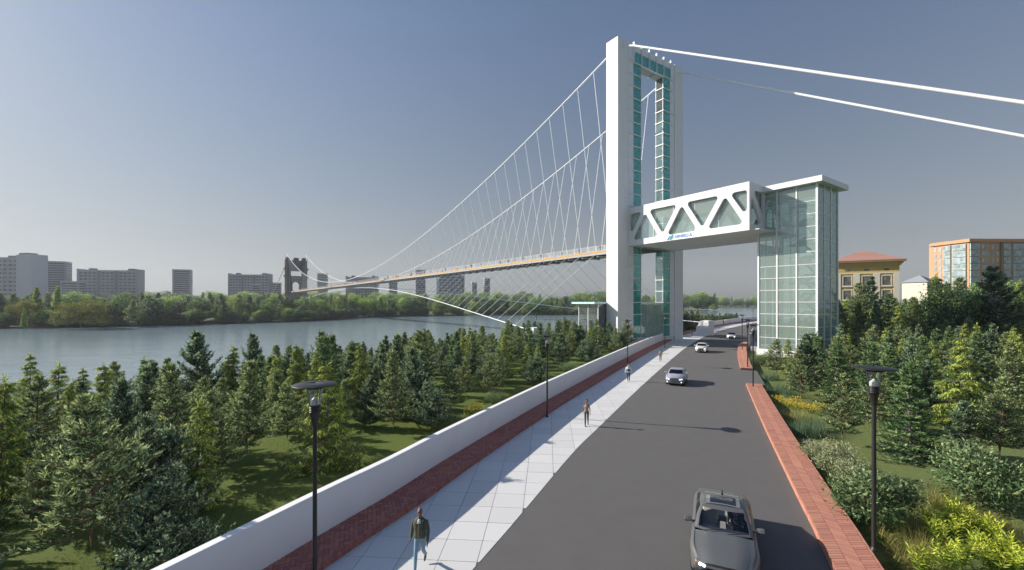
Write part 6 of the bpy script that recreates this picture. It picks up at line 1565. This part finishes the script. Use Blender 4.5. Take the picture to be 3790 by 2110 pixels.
    F.limb([P(0, 0.012, 1.44), P(0, -0.002, 1.56)], [0.058*k*(0.85 if female else 1), 0.054*k*(0.85 if female else 1)], 'skin')
    rot = Matrix.Rotation(head_turn, 3, 'Z')
    F.ball(HP(0, 0.0, 1.665), (0.076*k, 0.096*k, 0.112*k), 'skin', 16, 12, rot); F.ball(HP(0, -0.028, 1.615), (0.058*k, 0.066*k, 0.068*k), 'skin', 12, 8, rot)
    F.limb([HP(0, -0.092, 1.675), HP(0, -0.112, 1.640)], [0.010*k, 0.015*k], 'skin', 6); F.limb([HP(-0.035, -0.082, 1.692), HP(0.035, -0.082, 1.692)], [0.014*k, 0.014*k], 'skin', 6)
    for e in (-1, 1):
        F.ball(HP(e*0.077, 0.010, 1.655), (0.012*k, 0.020*k, 0.030*k), 'skin', 8, 6, rot); F.ball(HP(e*0.031, -0.088, 1.672), (0.013*k, 0.012*k, 0.008*k), 'eye', 8, 6, rot)
    F.ball(HP(0, -0.090, 1.600), (0.024*k, 0.012*k, 0.008*k), 'lip', 8, 6, rot)
    # arms
    for sx in (-1, 1):
        sw = (0.10 if sx > 0 else -0.06)*(0 if standing else 1); shd = P(sx*sh, 0.01, 1.375 if not female else 1.385); elb = P(sx*(sh+0.065+arm_out), 0.03-sw*0.5, 1.13); wr = P(sx*(sh+0.085+arm_out), -0.05-sw, 0.885)
        ar = 0.058 if jacket else 0.046 if not female else 0.038; up = 'top' if sleeve == 'top' else 'skin'
        F.limb([shd, elb], [ar*1.12*k*br, ar*k*br], up); F.limb([elb, wr], [ar*0.98*k*br, ar*0.72*k*br], up)
        hand(F, wr, Vector(wr)-Vector(elb), sx, 'skin', 0.6, 1.0*k)
    return F.build(name, voxel, mats)
def person(label, x, y, rz, me, hair=None, group=None, z=0.0, extras=()):
    zmin = min(v.co.z for v in me.vertices); r = thing('person', label, 'person', (x, y, z), rz, group); b = link('body', me, r, (0, 0, -zmin))
    for nm, m in extras: link(nm, m, r, (0, 0, -zmin))
    return r
def hair_cap(k, turn=0.0, mname='hair_black', bun=False):
    mb = MB(); rot = Matrix.Rotation(turn, 3, 'Z'); mb.ellipsoid((0, 0.018*k, 1.690*k), (0.082*k, 0.100*k, 0.104*k), 16, 10, 0, rot); mb.v = [(x, max(y, -0.062*k-0.25*max(0, z-1.70*k)) if z < 1.76*k else y, max(z, 1.585*k)) for x, y, z in mb.v]
    if bun: mb.ellipsoid((0, 0.11*k, 1.70*k), (0.04*k, 0.04*k, 0.04*k), 10, 6)
    return mb.mesh('hair', MAT[mname])
pm = person_mesh('body', 0.0105, dict(skin='skin_brown', top='jacket_olive', inner='shirt_white', leg='jeans', shoe='shoe_black', eye='eye_dark', lip='lip'), stride=0.24, H=1.80, head_turn=R(18), bend=1.0)
strap = MB(); strap.tube([(0.115, -0.135, 1.20), (0.135, -0.135, 1.34), (0.125, -0.06, 1.47), (0.12, 0.10, 1.42), (0.13, 0.135, 1.2)], 0.02, 6)
zipm = MB(); zipm.tube([(-0.01, -0.142, 0.95), (-0.012, -0.134, 1.10), (-0.01, -0.142, 1.24), (-0.005, -0.130, 1.34)], 0.007, 5)
person('bald man in an olive jacket and light blue jeans walking on the pavement', -2.78, 13.25, R(-6), pm, extras=(('backpack_strap', strap.mesh('backpack_strap', MAT['strap_navy'])), ('zip', zipm.mesh('zip', MAT['straw']))))
wm = person_mesh('body', 0.011, dict(skin='skin_tan', top='top_beige', leg='trousers_olive', shoe='skin_shoe', eye='eye_dark', lip='lip', inner='top_beige'), True, 0.20, 1.70, 0.0, 0.5, False, 'skin')
hc = hair_cap(1.70/1.78, 0, bun=True)
person('nearer of the two walking women in beige tops and dark trousers', 4.85, 28.5, R(-14), wm, extras=(('hair', hc),))
person('farther of the two walking women in beige tops and dark trousers', 20.25, 59.8, R(-20), wm, extras=(('hair', hc),))
mm = person_mesh('body', 0.012, dict(skin='skin_light', top='jacket_white', leg='trousers_dark', shoe='shoe_white', eye='eye_dark', lip='lip', inner='jacket_slate'), False, 0.1, 1.78, 0.0, 0.4, True, 'top', standing=True, arm_out=0.03)
vest = MB(); 
for (a, b, c, d) in (((0.178, 0.135, 1.00), (0.172, 0.126, 1.08), (0.184, 0.133, 1.22), (0.186, 0.132, 1.28)),):
    n = 20; vs = []
    for (rx, ry, z) in (a, b, c, d):
        for q in range(n): t = 2*math.pi*q/n; cc, ss = math.cos(t), math.sin(t); vs.append((rx*1.012*math.copysign(abs(cc)**0.8, cc), ry*1.012*math.copysign(abs(ss)**0.8, ss), z))
    vest.add(vs, [(i*n+q, i*n+(q+1) % n, (i+1)*n+(q+1) % n, (i+1)*n+q) for i in range(3) for q in range(n)], 0, True)
person('man in a white and slate jacket and dark trousers standing on the pavement', 11.85, 44.6, R(-16), mm, extras=(('hair', hair_cap(1.0)), ('jacket_band', vest.mesh('jacket_band', MAT['jacket_slate']))))

# driver seated in the near car: torso, arms to the wheel, lap
def driver():
    F = Fig(); yc, cw, dx = ncd['yc'], ncd['cowl'], ncd['dx']; y0 = yc+1.42; sz = 0.60
    F.loft([(dx, y0, sz, 0.16, 0.12), (dx, y0+0.05, sz+0.20, 0.145, 0.11), (dx, y0+0.11, sz+0.38, 0.165, 0.115), (dx, y0+0.15, sz+0.47, 0.125, 0.085), (dx, y0+0.16, sz+0.51, 0.06, 0.055)], 'top')
    for sx in (-1, 1):
        F.limb([(dx+sx*0.09, y0, sz+0.02), (dx+sx*0.11, y0-0.42, sz+0.05)], [0.08, 0.065], 'leg'); F.limb([(dx+sx*0.11, y0-0.42, sz+0.05), (dx+sx*0.11, y0-0.52, sz-0.13)], [0.06, 0.05], 'leg')
        sh = Vector((dx+sx*0.16, y0+0.13, sz+0.42)); el = Vector((dx+sx*0.23, y0-0.08, sz+0.22)); wr = Vector((dx+sx*0.165, yc+0.70, cw+0.02)); F.limb([sh, el], [0.055, 0.045], 'top'); F.limb([el, wr], [0.044, 0.033], 'top')
        d = (Vector((dx+sx*0.185, yc+0.62, cw+0.03))-wr).normalized(); F.ball(tuple(wr+d*0.04), (0.030, 0.045, 0.035), 'skin')
        for q in range(4): b = wr+d*0.06+Vector((0, 0, 0.028-0.018*q)); F.limb([b, b+d*0.035+Vector((-sx*0.01, 0, 0)), b+d*0.04+Vector((-sx*0.035, 0.01, 0))], [0.010, 0.009, 0.008], 'skin', 6)
        b = wr+d*0.03+Vector((-sx*0.02, 0, 0.03)); F.limb([b, b+Vector((-sx*0.03, -0.02, 0.015))], [0.011, 0.009], 'skin', 6)
    hz = sz+0.665; hy = y0+0.125
    F.ball((dx, hy-0.07, sz+0.42), (0.045, 0.06, 0.07), 'skin'); F.limb([(dx, y0+0.155, sz+0.48), (dx, hy+0.01, sz+0.58)], [0.05, 0.047], 'skin'); F.ball((dx, hy, hz), (0.072, 0.092, 0.108), 'skin', 16, 12); F.ball((dx, hy-0.025, hz-0.05), (0.052, 0.060, 0.062), 'skin')
    F.limb([(dx, hy-0.09, hz+0.01), (dx, hy-0.106, hz-0.022)], [0.009, 0.013], 'skin', 6); F.ball((dx, hy-0.086, hz-0.060), (0.022, 0.010, 0.007), 'lip')
    for e in (-1, 1): F.ball((dx+e*0.029, hy-0.084, hz+0.008), (0.012, 0.010, 0.007), 'eye'); F.ball((dx+e*0.072, hy+0.01, hz), (0.011, 0.018, 0.028), 'skin')
    me = F.build('body', 0.0105, dict(skin='skin_light', top='suit_navy', leg='suit_navy', eye='eye_dark', lip='lip'))
    r = thing('person', 'driver in a dark navy suit holding the wheel of the grey saloon car', 'person', near_car.location, CAR1[2]); link('body', me, r)
    mb = MB(); mb.ellipsoid((dx, hy+0.022, hz+0.026), (0.078, 0.094, 0.098), 16, 10); mb.v = [(x, max(y, hy-0.055) if z < hz+0.075 else y, max(z, hz-0.05)) for x, y, z in mb.v]; mb.obj('hair', MAT['hair_black'], r)
driver()
# people on the footbridge
tiny = [person_mesh('body', 0.030, dict(skin='skin_tan', top='suit_navy', leg='trousers_dark', shoe='shoe_black', eye='eye_dark', lip='lip', inner='shirt_white'), False, 0.2, 1.75, 0, 0.5),
        person_mesh('body', 0.030, dict(skin='skin_tan', top='jacket_slate', leg='jeans', shoe='shoe_black', eye='eye_dark', lip='lip', inner='shirt_white'), False, 0.1, 1.72, 0, 0.4, standing=True),
        person_mesh('body', 0.030, dict(skin='skin_brown', top='trousers_dark', leg='trousers_olive', shoe='shoe_black', eye='eye_dark', lip='lip', inner='top_beige'), True, 0.18, 1.66, 0, 0.4, False, 'skin')]
rp_ = random.Random(77); s = 12.0; n = 0; tint = ['dark suited', 'slate jacketed', 'dark topped']
while s < 425 and n < 74:
    j = n % 3; t = 10.27+rp_.uniform(-2.3, 2.3); p = B(t if n % 4 else 7.75, s); 
    near = s < 60
    person(('tiny '+tint[j]+' person walking along the railing of the footbridge' if not near else tint[j]+' person at the near end of the footbridge railing, number '+['one', 'two', 'three', 'four', 'five', 'six', 'seven', 'eight', 'nine', 'ten', 'eleven', 'twelve', 'thirteen'][min(n, 12)]+' from the tower'), p.x, p.y, BA+(0 if rp_.random() < 0.5 else math.pi)+rp_.uniform(-0.3, 0.3), tiny[j], group='people on the footbridge', z=DZ-0.01)
    n += 1; s += rp_.uniform(3.0, 8.5) if s < 150 else rp_.uniform(3.0, 7.0)
# small white boat-shaped bench on the deck

# ------------------------------------------------------------------ thin summer haze over river and town
hb = MB(); hb.box(-900, 900, -40, 1150, -5.0, 92.0); hz_o = hb.obj('haze', None); hz_o.data.materials.clear()
hm_ = bpy.data.materials.new('haze'); hm_.use_nodes = True; N = hm_.node_tree.nodes; N.remove(N['Principled BSDF'])
pv = N.new('ShaderNodeVolumePrincipled'); pv.inputs['Color'].default_value = (0.86, 0.90, 0.98, 1); pv.inputs['Density'].default_value = 0.00016; pv.inputs['Anisotropy'].default_value = 0.2
hm_.node_tree.links.new(pv.outputs[0], N['Material Output'].inputs['Volume']); hz_o.data.materials.append(hm_); hz_o['kind'] = 'stuff'; hz_o['label'] = 'thin bluish haze in the air'
